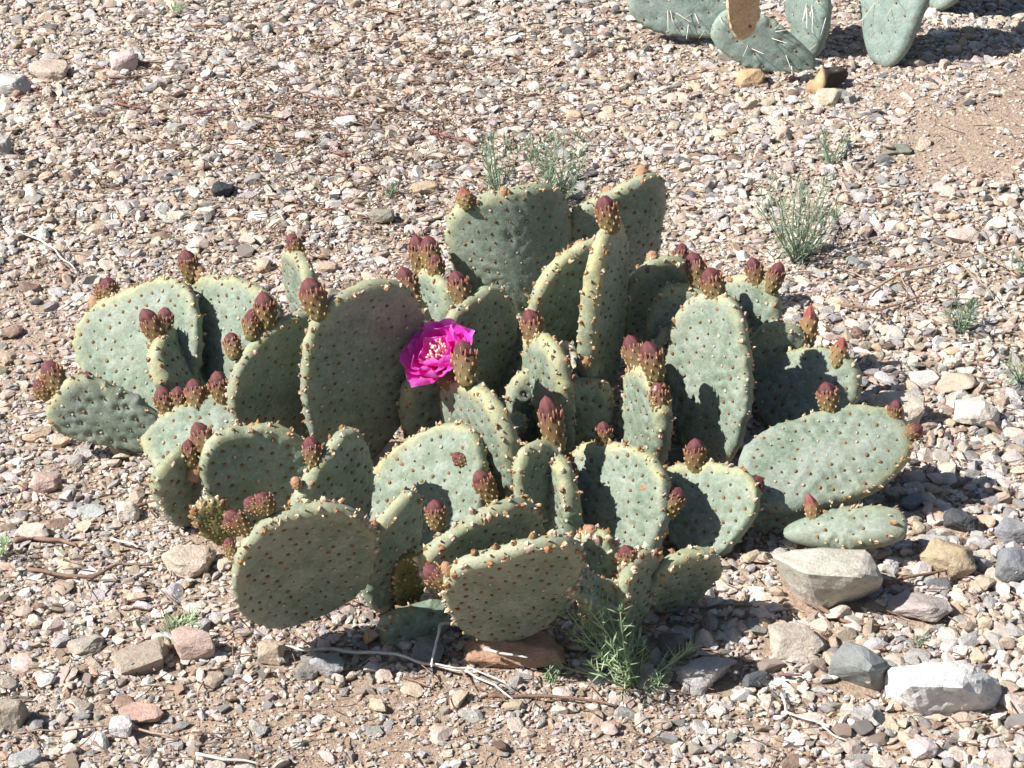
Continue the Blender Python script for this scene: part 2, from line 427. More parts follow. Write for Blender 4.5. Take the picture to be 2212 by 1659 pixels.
for cx, cy, wp, hp, colr, lab, sd_, rz, tl, dp in ROCKS:
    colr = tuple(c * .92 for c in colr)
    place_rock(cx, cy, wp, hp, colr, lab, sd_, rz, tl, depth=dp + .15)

# burnt wood piece in the back
def bark():
    a = Acc(); p0, p1, p2 = at_g(1742, 192, .006), at_g(1785, 176, .018), at_g(1832, 160, .012)
    base = Vector((p1.x, p1.y, gz(p1.x, p1.y)))
    n, k = 12, 9; V = []; C = []
    for i in range(n):
        t = i / (n - 1); p = (p0.lerp(p1, t * 2) if t < .5 else p1.lerp(p2, t * 2 - 1)) - base
        r = .017 * (1 - .45 * abs(2 * t - .7)) * (0.35 if i in (0, n - 1) else 1)
        for j in range(k):
            th = 2 * math.pi * j / k; rr = r * (.95 + .75 * noise.noise(Vector((t * 6, j * 1.7, 2))))
            V.append((p.x, p.y + rr * 1.1 * math.cos(th), p.z + rr * math.sin(th)))
            dk = 1 if (t > .45 and math.cos(th + .7) < .5) or t > .8 else 0
            C.append((.05, .03, .02) if dk else tuple(np.array((.40, .26, .14)) * (1 + .8 * noise.noise(Vector((t * 9, j * 2.3, 5))))))
    Q = [(i * k + j, i * k + (j + 1) % k, (i + 1) * k + (j + 1) % k, (i + 1) * k + j) for i in range(n - 1) for j in range(k)]
    V.append(tuple(p0 - base)); C.append((.5, .3, .12)); V.append(tuple(p2 - base)); C.append((.05, .03, .02))
    T = [((j + 1) % k, j, n * k) for j in range(k)] + [((n - 1) * k + j, (n - 1) * k + (j + 1) % k, n * k + 1) for j in range(k)]
    a.add(V, np.array(C), T, Q)
    tag(link('wood_chunk', a.mesh('wood_chunk', M['wood']), None, base), 'half burnt ochre and black chunk of dead wood near the spiny cactus', 'wood')
bark()

# ------------------------------------------------------------------ beavertail cactus pads
def egg_R(W, L, e, seed, wob=.05):
    """outline radius around the centre (0, .5 L) as a function of the polar angle"""
    a = np.linspace(0, 2 * math.pi, 361)[:-1]
    f = (1 - e * np.cos(a)); v = np.sin(a) * f; v = np.sign(v) * abs(v) ** .74
    v = v / abs(v).max() * W / 2; u = L / 2 * (1 - np.cos(a)) - .5 * L
    rs = np.random.default_rng(seed)
    th = np.arctan2(u, v); r = np.hypot(u, v)
    ww = sum(rs.normal(0, 1) / k * np.cos(k * th + rs.uniform(0, 6.3)) for k in (2, 3, 4, 5))
    r = r * (1 + wob * ww)
    o = np.argsort(th); th, r = th[o], r[o]
    th = np.concatenate([th - 2 * math.pi, th, th + 2 * math.pi]); r = np.concatenate([r, r, r])
    return lambda t: np.interp(t, th, r)

TUFT_V = None
def tuft_template():
    V = []; k = 6
    for rr, h in ((1.0, -.25), (.78, .55)):
        for j in range(k):
            t = 2 * math.pi * (j + (.5 if h > 0 else 0)) / k; V.append((rr * math.cos(t), rr * math.sin(t), h))
    V.append((0, 0, 1.0))
    T = []
    for j in range(k):
        a, b, c, d = j, (j + 1) % k, k + j, k + (j + 1) % k
        T += [(a, b, c), (b, d, c), (c, d, 2 * k)]
    return np.array(V), np.array(T)
TV, TT = tuft_template()
def add_tufts(acc, P, Nn, rad, hgt, C0, C1, rs):
    """P (n,3) positions, Nn normals, rad / hgt (n,), colours (n,3) base and tip"""
    n = len(P)
    if not n: return
    Nn = Nn / np.linalg.norm(Nn, axis=1, keepdims=True)
    ref = np.where(abs(Nn[:, 2:3]) > .9, [[1., 0, 0]], [[0, 0, 1.]])
    A = np.cross(Nn, ref); A /= np.linalg.norm(A, axis=1, keepdims=True); B = np.cross(Nn, A)
    ang = rs.uniform(0, 6.3, n); ca, sa = np.cos(ang)[:, None], np.sin(ang)[:, None]
    A, B = A * ca + B * sa, -A * sa + B * ca
    jit = 1 + rs.normal(0, .16, (n, len(TV), 1))
    V = (P[:, None, :] + rad[:, None, None] * jit * (TV[None, :, 0:1] * A[:, None, :] + TV[None, :, 1:2] * B[:, None, :] * .85)
         + hgt[:, None, None] * TV[None, :, 2:3] * Nn[:, None, :])
    C = np.repeat(C0[:, None, :], len(TV), 1); C[:, 12, :] = C1; C[:, 6:12, :] = (.6 * C0 + .4 * C1)[:, None, :]
    T = (TT[None] + (np.arange(n) * len(TV))[:, None, None]).reshape(-1, 3)
    acc.add(V.reshape(-1, 3), C.reshape(-1, 3), T)

PADS = {}
def make_pad(key, root, b, t, wpx, phi=0, dy=0.0, zb=0.0, T=.021, e=.40, mat='pad', seed=None, yb=None, sp=.0150, rimtuft=1.0,
             yel=.7, scar=.25, cup=None, name='pad', wmax=.165, young=False, tsize=1.0, skew=0.0):
    seed = seed if seed is not None else (hash_str(key))
    rs = np.random.default_rng(seed)
    P0 = at_y(*b, yb) if yb is not None else at_g(*b, zb)
    P1 = at_y(*t, P0.y + dy)
    U = (P1 - P0); L = U.length; U.normalize()
    mid = (P0 + P1) / 2
    N0 = (CAM - mid).normalized(); N0 = (N0 - U * N0.dot(U)).normalized(); W0 = U.cross(N0)
    f = R(phi); Nn = N0 * math.cos(f) + W0 * math.sin(f); Wd = U.cross(Nn)
    A = wpx * 1.06 * mpp(mid)
    W = math.sqrt(max(A * A - (T * math.sin(f)) ** 2, (A * .35) ** 2)) / max(math.cos(f), .12)
    W = min(W, wmax, 1.35 * L)
    W = max(W, T * 1.2)
    T = min(T, W * .6)
    Rf = egg_R(W, L, e, seed)
    c1 = (rs.uniform(-.10, .10) if cup is None else cup); c2 = rs.uniform(-.05, .08)
    r0 = max(.35, 1 - 1.0 * T / W)
    k1 = 15; k2 = 7; seg = 88
    rr = np.concatenate([np.linspace(0, r0, k1)[1:], r0 + (1 - r0) * np.sin(np.linspace(0, math.pi / 2, k2 + 1)[1:])])
    def tk(r):
        q = np.clip((r - r0) / (1 - r0), 0, 1)
        return T / 2 * np.sqrt(np.clip(1 - q * q, 0, 1)) * (.84 + .16 * (1 - np.clip(r, 0, 1) ** 2))
    U_, W_, N_ = np.array(U), np.array(Wd), np.array(Nn)
    def pos(v, u, h):
        u = u + skew * v * np.clip(u / L, 0, 1.2)
        off = c1 * W * (2 * v / W) ** 2 + c2 * L * ((u / L - .3)) ** 2
        return u[..., None] * U_ + v[..., None] * W_ + (h + off)[..., None] * N_
    # areoles on both faces, on a slanted lattice
    G = []
    ang = rs.uniform(-.35, .35)
    n_ = int(max(L, W) / sp) + 3
    ii, jj = np.meshgrid(np.arange(-n_, n_ + 1), np.arange(-n_, n_ + 1))
    gx = (ii + .5 * (jj % 2)) * sp; gy = jj * sp * .80
    g = np.stack([gx.ravel(), gy.ravel()], -1); g = g + rs.normal(0, sp * .12, g.shape); g = g * (1 + .10 * g[:, 1:] / L)
    g = g @ np.array([[math.cos(ang), math.sin(ang)], [-math.sin(ang), math.cos(ang)]])
    rg = np.hypot(g[:, 0], g[:, 1]) / Rf(np.arctan2(g[:, 1], g[:, 0]))
    g = g[rg < min(.93, (r0 + 1) / 2)]
    # rim areoles
    tt = np.linspace(-math.pi, math.pi, 721); xy = np.stack([np.cos(tt), np.sin(tt)], -1) * Rf(tt)[:, None]
    s = np.concatenate([[0], np.cumsum(np.hypot(*np.diff(xy, axis=0).T))])
    nr = max(int(s[-1] / (sp * .62)), 6)
    tr = np.interp((np.arange(nr) + rs.normal(0, .18, nr)) * s[-1] / nr, s, tt)
    up = np.sin(tr) * .5 + .5                     # 0 base .. 1 tip
    keep = up > .03; tr = tr[keep]; up = up[keep]; nr = len(tr)
    dl = np.where(np.arange(nr) % 2 == 0, 1, -1) * rs.uniform(.1, .75, nr)     # sideways tilt on the rim
    # surface grid
    th = np.linspace(0, 2 * math.pi, seg, endpoint=False); thw = (th + math.pi) % (2 * math.pi) - math.pi
    RR, TH = np.meshgrid(rr, thw, indexing='ij'); RO = Rf(TH)
    v = RR * RO * np.cos(TH); u = RR * RO * np.sin(TH) + .5 * L
    V = []; Crim = []
    for side in (1, -1):
        h = tk(RR)
        d2 = ((v[..., None] - g[:, 0]) ** 2 + (u[..., None] - .5 * L - g[:, 1]) ** 2)
        dd = np.sqrt(d2.min(-1)) if len(g) else np.full(v.shape, 1.)
        q = np.clip((RR - r0) / (1 - r0), 0, 1)
        h = h - .0019 * np.exp(-(dd / .0040) ** 2) * (1 - q) * np.clip((RR - .12) / .3, 0, 1) - .0004 * np.cos(np.clip(dd / (sp * .5), 0, 1) * math.pi) * np.clip((RR - .12) / .3, 0, 1)
        # rim bumps
        da = np.abs(((TH[..., None] - tr) + math.pi) % (2 * math.pi) - math.pi) * RO[..., None]
        db = np.abs(q[..., None] - (1 - abs(dl))) * T * .5 + (np.sign(dl) != side) * abs(dl) * T * .25
        rb = np.exp(-(da ** 2 + db ** 2) / .0040 ** 2).max(-1) * (q > 0)
        k = 1 + .0026 * rb / (RO + 1e-6)
        P = pos(v * k, (u - .5 * L) * k + .5 * L, side * (h + .0014 * rb))
        V.append(P)
        upv = np.sin(TH) * .5 + .5
        edge = np.clip((RR * RO - (RO - T * .80)) / (T * .60), 0, 1)
        Crim.append(edge ** 1.3 * np.clip(upv * 1.5 - .45, 0, 1) * yel * .8)
    nr_, ns = RR.shape
    top = V[0]; bot = V[1][:-1]
    ctr = [pos(np.array(0.), np.array(.5 * L), np.array(T / 2)), pos(np.array(0.), np.array(.5 * L), np.array(-T / 2))]
    VV = np.concatenate([top.reshape(-1, 3), bot.reshape(-1, 3), np.array(ctr)])
    iT = np.arange(nr_ * ns).reshape(nr_, ns); iB = nr_ * ns + np.arange((nr_ - 1) * ns).reshape(nr_ - 1, ns)
    iBf = np.concatenate([iB, iT[-1:]]); nx = np.roll(np.arange(ns), -1)
    Q = np.concatenate([np.stack([iT[:-1], iT[1:], iT[1:][:, nx], iT[:-1][:, nx]], -1).reshape(-1, 4),
                        np.stack([iBf[:-1], iBf[:-1][:, nx], iBf[1:][:, nx], iBf[1:]], -1).reshape(-1, 4)])
    c0 = len(VV) - 2
    Tt = np.concatenate([np.stack([np.full(ns, c0), iT[0], iT[0][nx]], -1), np.stack([np.full(ns, c0 + 1), iB[0][nx], iB[0]], -1)])
    rim = np.concatenate([Crim[0].ravel(), Crim[1][:-1].ravel(), [0, 0]])
    C = np.zeros((len(VV), 3)); C[:, 0] = rim; C[:, 1] = rs.uniform(); C[:, 2] = scar
    me = mesh_np(name, VV, [Tt, Q], M[mat], C, True)
    o = link(name, me, root, P0 - root.location)
    # areole tufts
    acc = Acc()
    def colours(n, pale):
        base = np.array([[.16, .085, .04]]) * rs.uniform(.6, 1.4, (n, 1)) + rs.normal(0, .012, (n, 3))
        tip = np.where(rs.random((n, 1)) < pale, [[.70, .63, .48]], [[.27, .15, .06]]) * rs.uniform(.8, 1.15, (n, 1))
        return np.clip(base, .01, 1), tip
    for side in (1, -1):
        if not len(g): break
        rg = np.hypot(g[:, 0], g[:, 1]) / Rf(np.arctan2(g[:, 1], g[:, 0]))
        P = pos(g[:, 0], g[:, 1] + .5 * L, side * (tk(rg) - .0012))
        q = np.clip((rg - r0) / (1 - r0), 0, 1)[:, None]
        rad_dir = g / (np.linalg.norm(g, axis=1, keepdims=True) + 1e-9)
        n3 = side * N_ * (1 - .6 * q) + q * (rad_dir[:, :1] * W_ + rad_dir[:, 1:] * U_) * .7
        a, b2 = colours(len(g), .25); b2 = b2 * .85
        ht = np.clip((g[:, 1] / L + .5), 0, 1)
        add_tufts(acc, P, n3, rs.uniform(.0010, .0023, len(g)) * (1 + .25 * ht) * tsize, rs.uniform(.0012, .0024, len(g)) * tsize, a, b2, rs)
    qq = 1 - .5 * abs(dl); rq = r0 + (1 - r0) * qq
    P = pos(rq * Rf(tr) * np.cos(tr), rq * Rf(tr) * np.sin(tr) + .5 * L, np.sign(dl) * tk(rq))
    n3 = np.cos(tr)[:, None] * W_ + np.sin(tr)[:, None] * U_ + (dl * .8)[:, None] * N_
    sz = (.85 + .65 * up) * rimtuft
    for rep in range(3):
        a, b2 = colours(nr, .55); a = a * 1.8
        P2 = P + n3 * .0006 + rs.normal(0, .0011, P.shape) * (rep > 0)
        n4 = n3 + rs.normal(0, .35, n3.shape) * (rep > 0)
        add_tufts(acc, P2, n4, rs.uniform(.0011, .0024, nr) * sz * (1 if rep == 0 else .75), rs.uniform(.0016, .0042, nr) * sz, a, b2, rs)
    # extra crowded tufts on the crown of the rim
    m = int(nr * 1.3 * rimtuft)
    if m > 0:
        t2 = rs.normal(math.pi / 2, .75, m); d2_ = rs.uniform(-.9, .9, m); q2 = 1 - .5 * abs(d2_); rq = r0 + (1 - r0) * q2
        P = pos(rq * Rf(t2) * np.cos(t2), rq * Rf(t2) * np.sin(t2) + .5 * L, np.sign(d2_) * tk(rq))
        n3 = np.cos(t2)[:, None] * W_ + np.sin(t2)[:, None] * U_ + (d2_ * .8)[:, None] * N_ + rs.normal(0, .3, (m, 3))
        a, b2 = colours(m, .6); a = a * 1.9
        add_tufts(acc, P + n3 * .0004, n3, rs.uniform(.0007, .0018, m), rs.uniform(.0014, .0046, m), a, b2, rs)
    to = link('areole_tufts', acc.mesh('areole_tufts', M['tuft'], False), o); tag(to, kind='stuff')
    PADS[key] = dict(o=o, P0=P0, U=U, W=Wd, N=Nn, L=L, Wd=W, Rf=Rf, T=T)
    return o
def hash_str(s):
    h = 17
    for c in str(s): h = (h * 31 + ord(c)) % 100003
    return h

groot = at_g(1050, 1060)
cactus = empty('beavertail_cactus', Vector((groot.x, groot.y, gz(groot.x, groot.y))))
tag(cactus, 'low spreading prickly pear clump with red buds and one magenta flower', 'cactus')
PD = [
    # key, base px, tip px, width px, phi, lean, options
    ('left_low', (365, 950), (108, 852), 128, -24, .0, dict(zb=.02, e=.3)),
    ('left_round', (352, 905), (288, 622), 262, -30, .10, dict(yel=1.2, wmax=.175)),
    ('left_edge', (455, 905), (340, 722), 88, 68, .02, dict(T=.025, yel=1.3)),
    ('tall_left', (525, 910), (462, 592), 195, -42, .09, dict(yel=1.1, skew=-.30)),
    ('dark_left', (630, 990), (588, 694), 215, 30, -.06, dict(skew=.15)),
    ('thin_left', (690, 790), (650, 545), 60, -76, .02, dict()),
    ('dark_big', (775, 1010), (778, 630), 246, 30, -.06, dict(wmax=.175)),
    ('behind_dark_big', (850, 880), (850, 618), 150, 12, .0, dict(scar=.8)),
    ('mid_left', (480, 1060), (388, 876), 225, -4, .09, dict(yel=1.3, skew=-.15)),
    ('mid_left_front', (545, 1140), (554, 918), 228, 16, .0, dict(skew=-.1)),
    ('left_small_dark', (412, 1130), (366, 985), 100, 32, -.04, dict()),
    ('mid_front', (755, 1170), (690, 984), 196, 34, -.05, dict(skew=.25, e=.3)),
    ('front_left', (672, 1336), (628, 1096), 292, 10, -.085, dict(zb=.025, rimtuft=1.15, wmax=.175, e=.22)),
    ('front_edge', (834, 1316), (862, 1094), 108, 50, -.03, dict(skew=.3)),
    ('lit_middle', (1000, 1205), (840, 992), 325, -28, .10, dict(yel=1.25, wmax=.2, skew=-.12, e=.42)),
    ('front_mid', (1075, 1258), (1012, 1124), 275, 6, -.095, dict(zb=.03, rimtuft=1.35)),
    ('front_bottom', (1115, 1374), (1095, 1178), 288, 6, -.095, dict(zb=.02, rimtuft=1.35, skew=.08)),
    ('young_olive', (882, 1318), (878, 1198), 66, 24, -.02, dict(mat='young', T=.013, sp=.007, yel=.6)),
    ('front_lying', (995, 1315), (820, 1384), 92, -18, -.03, dict(zb=.02, rimtuft=1.2)),
    ('flower_edge', (1090, 1125), (1012, 818), 122, -64, .03, dict(yel=1.3, T=.024)),
    ('under_flower', (950, 1000), (930, 786), 128, 30, -.04, dict()),
    ('right_of_flower', (1065, 900), (1018, 636), 152, 30, -.05, dict()),
    ('pale_edge', (955, 800), (935, 582), 70, -62, .02, dict()),
    ('green_narrow', (1098, 930), (1106, 682), 88, -44, .05, dict()),
    ('back_big', (1130, 740), (1088, 412), 256, 6, -.01, dict(cup=-.16)),
    ('back_right', (1330, 690), (1336, 394), 206, 20, -.02, dict(cup=-.12, skew=.25, e=.45)),
    ('back_mid', (1225, 800), (1238, 524), 186, 36, -.05, dict(T=.023, yel=1.1, skew=.15)),
    ('stalk_pad', (1262, 985), (1268, 815), 110, 25, .0, dict(scar=1)),
    ('tall_edge', (1290, 905), (1326, 492), 100, 72, -.01, dict(T=.026, zb=.012, yel=1.4, wmax=.105, e=.12)),
    ('right_back_dark', (1400, 820), (1422, 566), 152, 30, -.05, dict()),
    ('right_mottled', (1462, 930), (1478, 612), 150, -4, .02, dict(scar=1)),
    ('right_inner_dark', (1450, 925), (1455, 700), 84, 40, .0, dict()),
    ('bright', (1535, 1012), (1543, 632), 168, -36, .06, dict(yel=.7, e=.15)),
    ('right_lit_back', (1625, 850), (1608, 592), 128, -28, .05, dict()),
    ('right_shaded', (1672, 880), (1690, 698), 116, 15, .0, dict()),
    ('right_round', (1730, 960), (1742, 750), 214, -20, .07, dict()),
    ('right_wide', (1596, 1046), (1960, 930), 194, -24, .05, dict(zb=.05, wmax=.15, yel=1.0, e=.02)),
    ('right_under', (1585, 1120), (1862, 1110), 112, 28, .0, dict(zb=.012, scar=.6)),
    ('right_small', (1690, 1152), (1955, 1130), 88, -18, -.02, dict(zb=.026, T=.026, e=.38)),
    ('lit_right', (1375, 1230), (1318, 955), 202, -38, .08, dict(yel=1.3, skew=-.3)),
    ('lit_far_right', (1530, 1212), (1525, 998), 222, -22, .07, dict(yel=1.2, skew=-.12, e=.45)),
    ('lit_strip', (1230, 1205), (1196, 970), 80, -66, .04, dict(yel=1.2, T=.024, wmax=.10)),
    ('dark_strip', (1168, 1172), (1156, 958), 104, 36, -.01, dict()),
    ('centre_edge', (1208, 1000), (1166, 728), 84, -66, .03, dict(T=.024, yel=1.3)),
    ('dead', (1232, 880), (1206, 738), 70, -40, .02, dict(mat='dead', zb=.02, T=.012, yel=.3)),
    ('right_edge', (1402, 1030), (1398, 792), 88, -64, .02, dict(yel=1.2, T=.024, wmax=.085)),
    ('right_sliver', (1378, 1010), (1372, 860), 56, -60, .02, dict()),
    ('small_dark', (1455, 1312), (1476, 1192), 142, 32, -.055, dict()),
    ('young_long', (1345, 1316), (1140, 1192), 62, 30, -.06, dict(zb=.05, T=.016, sp=.008, rimtuft=1.3, yel=.9, e=.15)),
    ('small_yellow', (1322, 1300), (1264, 1148), 84, -30, .02, dict(zb=.03, sp=.009, rimtuft=1.5, yel=1.4)),
    ('small_green', (1330, 1320), (1322, 1188), 74, 12, .01, dict(zb=.0)),
    ('small_edge', (1358, 1362), (1376, 1196), 76, 56, -.02, dict(rimtuft=1.5, sp=.012, zb=.012)),
    ('small_base', (1325, 1400), (1288, 1262), 92, 15, -.02, dict(scar=.8)),
    ('cut_wedge', (1085, 945), (1132, 896), 40, -35, .02, dict(zb=.03, yel=1.6, T=.012)),
    ('young_left', (498, 1180), (438, 1086), 66, -20, -.01, dict(zb=.02, mat='young', sp=.008, T=.014, rimtuft=1.3)),
    ('back_filler', (1000, 780), (985, 660), 110, 20, .0, dict()),
    ('centre_filler', (1150, 960), (1150, 800), 100, 20, .0, dict()),
]
LABELLED = {'dead': 'dead papery brown and white pad', 'young_olive': 'young olive brown pad', 'young_left': 'young olive brown pad with crowded tufts',
            'young_long': 'slender young pad with a rusty tip'}
for key, b, t, wp, ph, dy, kw in PD:
    o = make_pad(key, cactus, b, t, wp, ph, dy, **kw)
    if key in LABELLED: o['label'] = LABELLED[key]

# ------------------------------------------------------------------ flower buds
def bud_mesh(seed, kind):
    rs = np.random.default_rng(seed); acc = Acc()
    nz, ns = 26, 26
    z = np.linspace(0, 1, nz)
    if kind == 'bud':      prof = np.interp(z, [0, .08, .3, .5, .6, .66, .8, .92, 1], [.20, .29, .38, .43, .43, .42, .37, .23, .0])
    elif kind == 'nub':    prof = np.interp(z, [0, .1, .35, .6, .8, .93, 1], [.25, .38, .47, .48, .38, .2, .0])
    else:                  prof = np.interp(z, [0, .1, .35, .6, .8, .93, 1], [.15, .22, .32, .34, .26, .12, .0])
    TH, Z = np.meshgrid(np.linspace(0, 2 * math.pi, ns, endpoint=False), z)
    Rr = np.repeat(prof[:, None], ns, 1)
    cut = .64 if kind == 'bud' else (.70 if kind == 'long' else .9)
    # tubercles on a spiral
    m = 34 if kind != 'nub' else 26
    k = np.arange(m); tz = .06 + (cut - .04) * (k + .5) / m; ta = (k * 2.39996) % (2 * math.pi)
    tr_ = np.interp(tz, z, prof)
    da = np.abs((TH[..., None] - ta + math.pi) % (2 * math.pi) - math.pi) * Rr[..., None]
    dz = Z[..., None] - tz
    bumpv = np.exp(-(da ** 2 + dz ** 2) / .07 ** 2).max(-1) * (Z < cut + .03)
    tip = np.clip((Z - cut) / .06, 0, 1)
    off = rs.uniform(0, 6)
    sep = np.abs(np.cos(3 * (TH + off) + 4.0 * (Z - cut))) ** .6
    Rr = Rr + .055 * bumpv - .10 * tip * (1 - sep) * (1 - Z) * 3
    Rr = np.maximum(Rr, 0.0)
    lean = .05 * rs.normal(); X = Rr * np.cos(TH) + lean * Z ** 2; Y = Rr * np.sin(TH)
    V = np.stack([X, Y, Z], -1).reshape(-1, 3)
    if kind == 'bud':
        c_lo = np.array([.155, .135, .045]); c_mid = np.array([.16, .075, .035]); c_tip = np.array([.115, .027, .026]); c_end = np.array([.20, .046, .052])
    elif kind == 'nub':
        c_lo = np.array([.34, .22, .11]); c_mid = np.array([.36, .18, .10]); c_tip = np.array([.42, .20, .12]); c_end = np.array([.46, .24, .15])
    else:
        c_lo = np.array([.17, .15, .05]); c_mid = np.array([.24, .12, .05]); c_tip = np.array([.26, .07, .05]); c_end = np.array([.40, .09, .08])
    zz = Z[..., None]
    C = c_lo + (c_mid - c_lo) * np.clip(zz / cut, 0, 1)
    C = C + (c_tip - C) * np.clip((zz - cut + .03) / .06, 0, 1)
    C = C + (c_end - C) * np.clip((zz - .8) / .2, 0, 1)
    C = C * (1 - .6 * (tip * (1 - sep))[..., None])
    idx = np.arange(nz * ns).reshape(nz, ns); nx = np.roll(np.arange(ns), -1)
    Q = np.stack([idx[:-1], idx[:-1][:, nx], idx[1:][:, nx], idx[1:]], -1).reshape(-1, 4)
    acc.add(V, C.reshape(-1, 3), None, Q)
    # tufts on tubercles
    rad = tr_ + .035
    P = np.stack([rad * np.cos(ta) + lean * tz ** 2, rad * np.sin(ta), tz], -1)
    n3 = np.stack([np.cos(ta), np.sin(ta), np.full(m, .45)], -1)
    base = np.tile([[.33, .20, .075]], (m, 1)) * rs.uniform(.6, 1.2, (m, 1)); tipc = np.tile([[.55, .42, .20]], (m, 1)) * rs.uniform(.7, 1.1, (m, 1))
    add_tufts(acc, P, n3, rs.uniform(.032, .055, m), rs.uniform(.04, .085, m), base, tipc, rs)
    if kind == 'bud':       # pointed scales at the collar
        m = 16; ta = np.arange(m) * 2 * math.pi / m + rs.normal(0, .08, m); tz = cut + rs.uniform(-.03, .05, m)
        rad = np.interp(tz, z, prof) + .012
        P = np.stack([rad * np.cos(ta), rad * np.sin(ta), tz], -1); n3 = np.stack([np.cos(ta) * .5, np.sin(ta) * .5, np.full(m, 1.)], -1)
        add_tufts(acc, P, n3, np.full(m, .045), rs.uniform(.09, .15, m), np.tile([[.20, .05, .03]], (m, 1)), np.tile([[.42, .27, .14]], (m, 1)), rs)
    return acc.mesh('bud', M['bud'], True)
BUDM = {'bud': [bud_mesh(100 + i, 'bud') for i in range(6)], 'nub': [bud_mesh(200 + i, 'nub') for i in range(3)],
        'long': [bud_mesh(300 + i, 'long') for i in range(2)]}
def pad_point(key, px, py):
    """point of the pad's middle plane (its rim region preferred) that shows nearest to a pixel"""
    p = PADS[key]; best = None
    for r in (.90, .80, .97, .65, .45, .25):
        for k in range(96):
            th = -math.pi + 2 * math.pi * k / 96; ro = float(p['Rf'](th)) * r
            q = p['P0'] + p['U'] * (ro * math.sin(th) + .5 * p['L']) + p['W'] * (ro * math.cos(th))
            x, y = project(q); d = math.hypot(x - px, y - py) + (0 if r >= .8 else 6)
            if best is None or d < best[0] - .5: best = (d, q)
    return best[1], best[0]
bcount = {'bud': 0, 'nub': 0, 'long': 0}
def bud(key, b, t, wpx, kind='bud', fwd=0.0):
    q, d = pad_point(key, *b)
    q = q - FW * fwd
    s = mpp(q)
    A = CAM + ray(*b) * ((q - CAM).dot(FW)); B = CAM + ray(*t) * ((q - CAM).dot(FW))
    ax = (B - A)
    tipp = q + ax
    if d > 14: q = q.lerp(A, .6)
    ax = tipp - q if (tipp - q).length > .4 * (B - A).length else ax
    tow = random.uniform(-.2, .15) * ax.length
    ax = ax + FW * tow
    q = q - ax.normalized() * .003
    Lb = ax.length * 1.08 + .003; zax = ax.normalized()
    wd = {'bud': .86, 'nub': .98, 'long': .70}[kind]
    sc = wpx * .92 * s / wd
    xa = zax.orthogonal().normalized(); xa = Matrix.Rotation(random.uniform(0, 6.28), 3, zax) @ xa; ya = zax.cross(xa)
    m = Matrix(((xa.x * sc, ya.x * sc, zax.x * Lb, 0), (xa.y * sc, ya.y * sc, zax.y * Lb, 0), (xa.z * sc, ya.z * sc, zax.z * Lb, 0), (0, 0, 0, 1)))
    m.translation = q - PADS[key]['P0']
    L = BUDM[kind]; me = L[bcount[kind] % len(L)]; bcount[kind] += 1
    o = link('bud', me, PADS[key]['o']); o.matrix_local = m
    return o
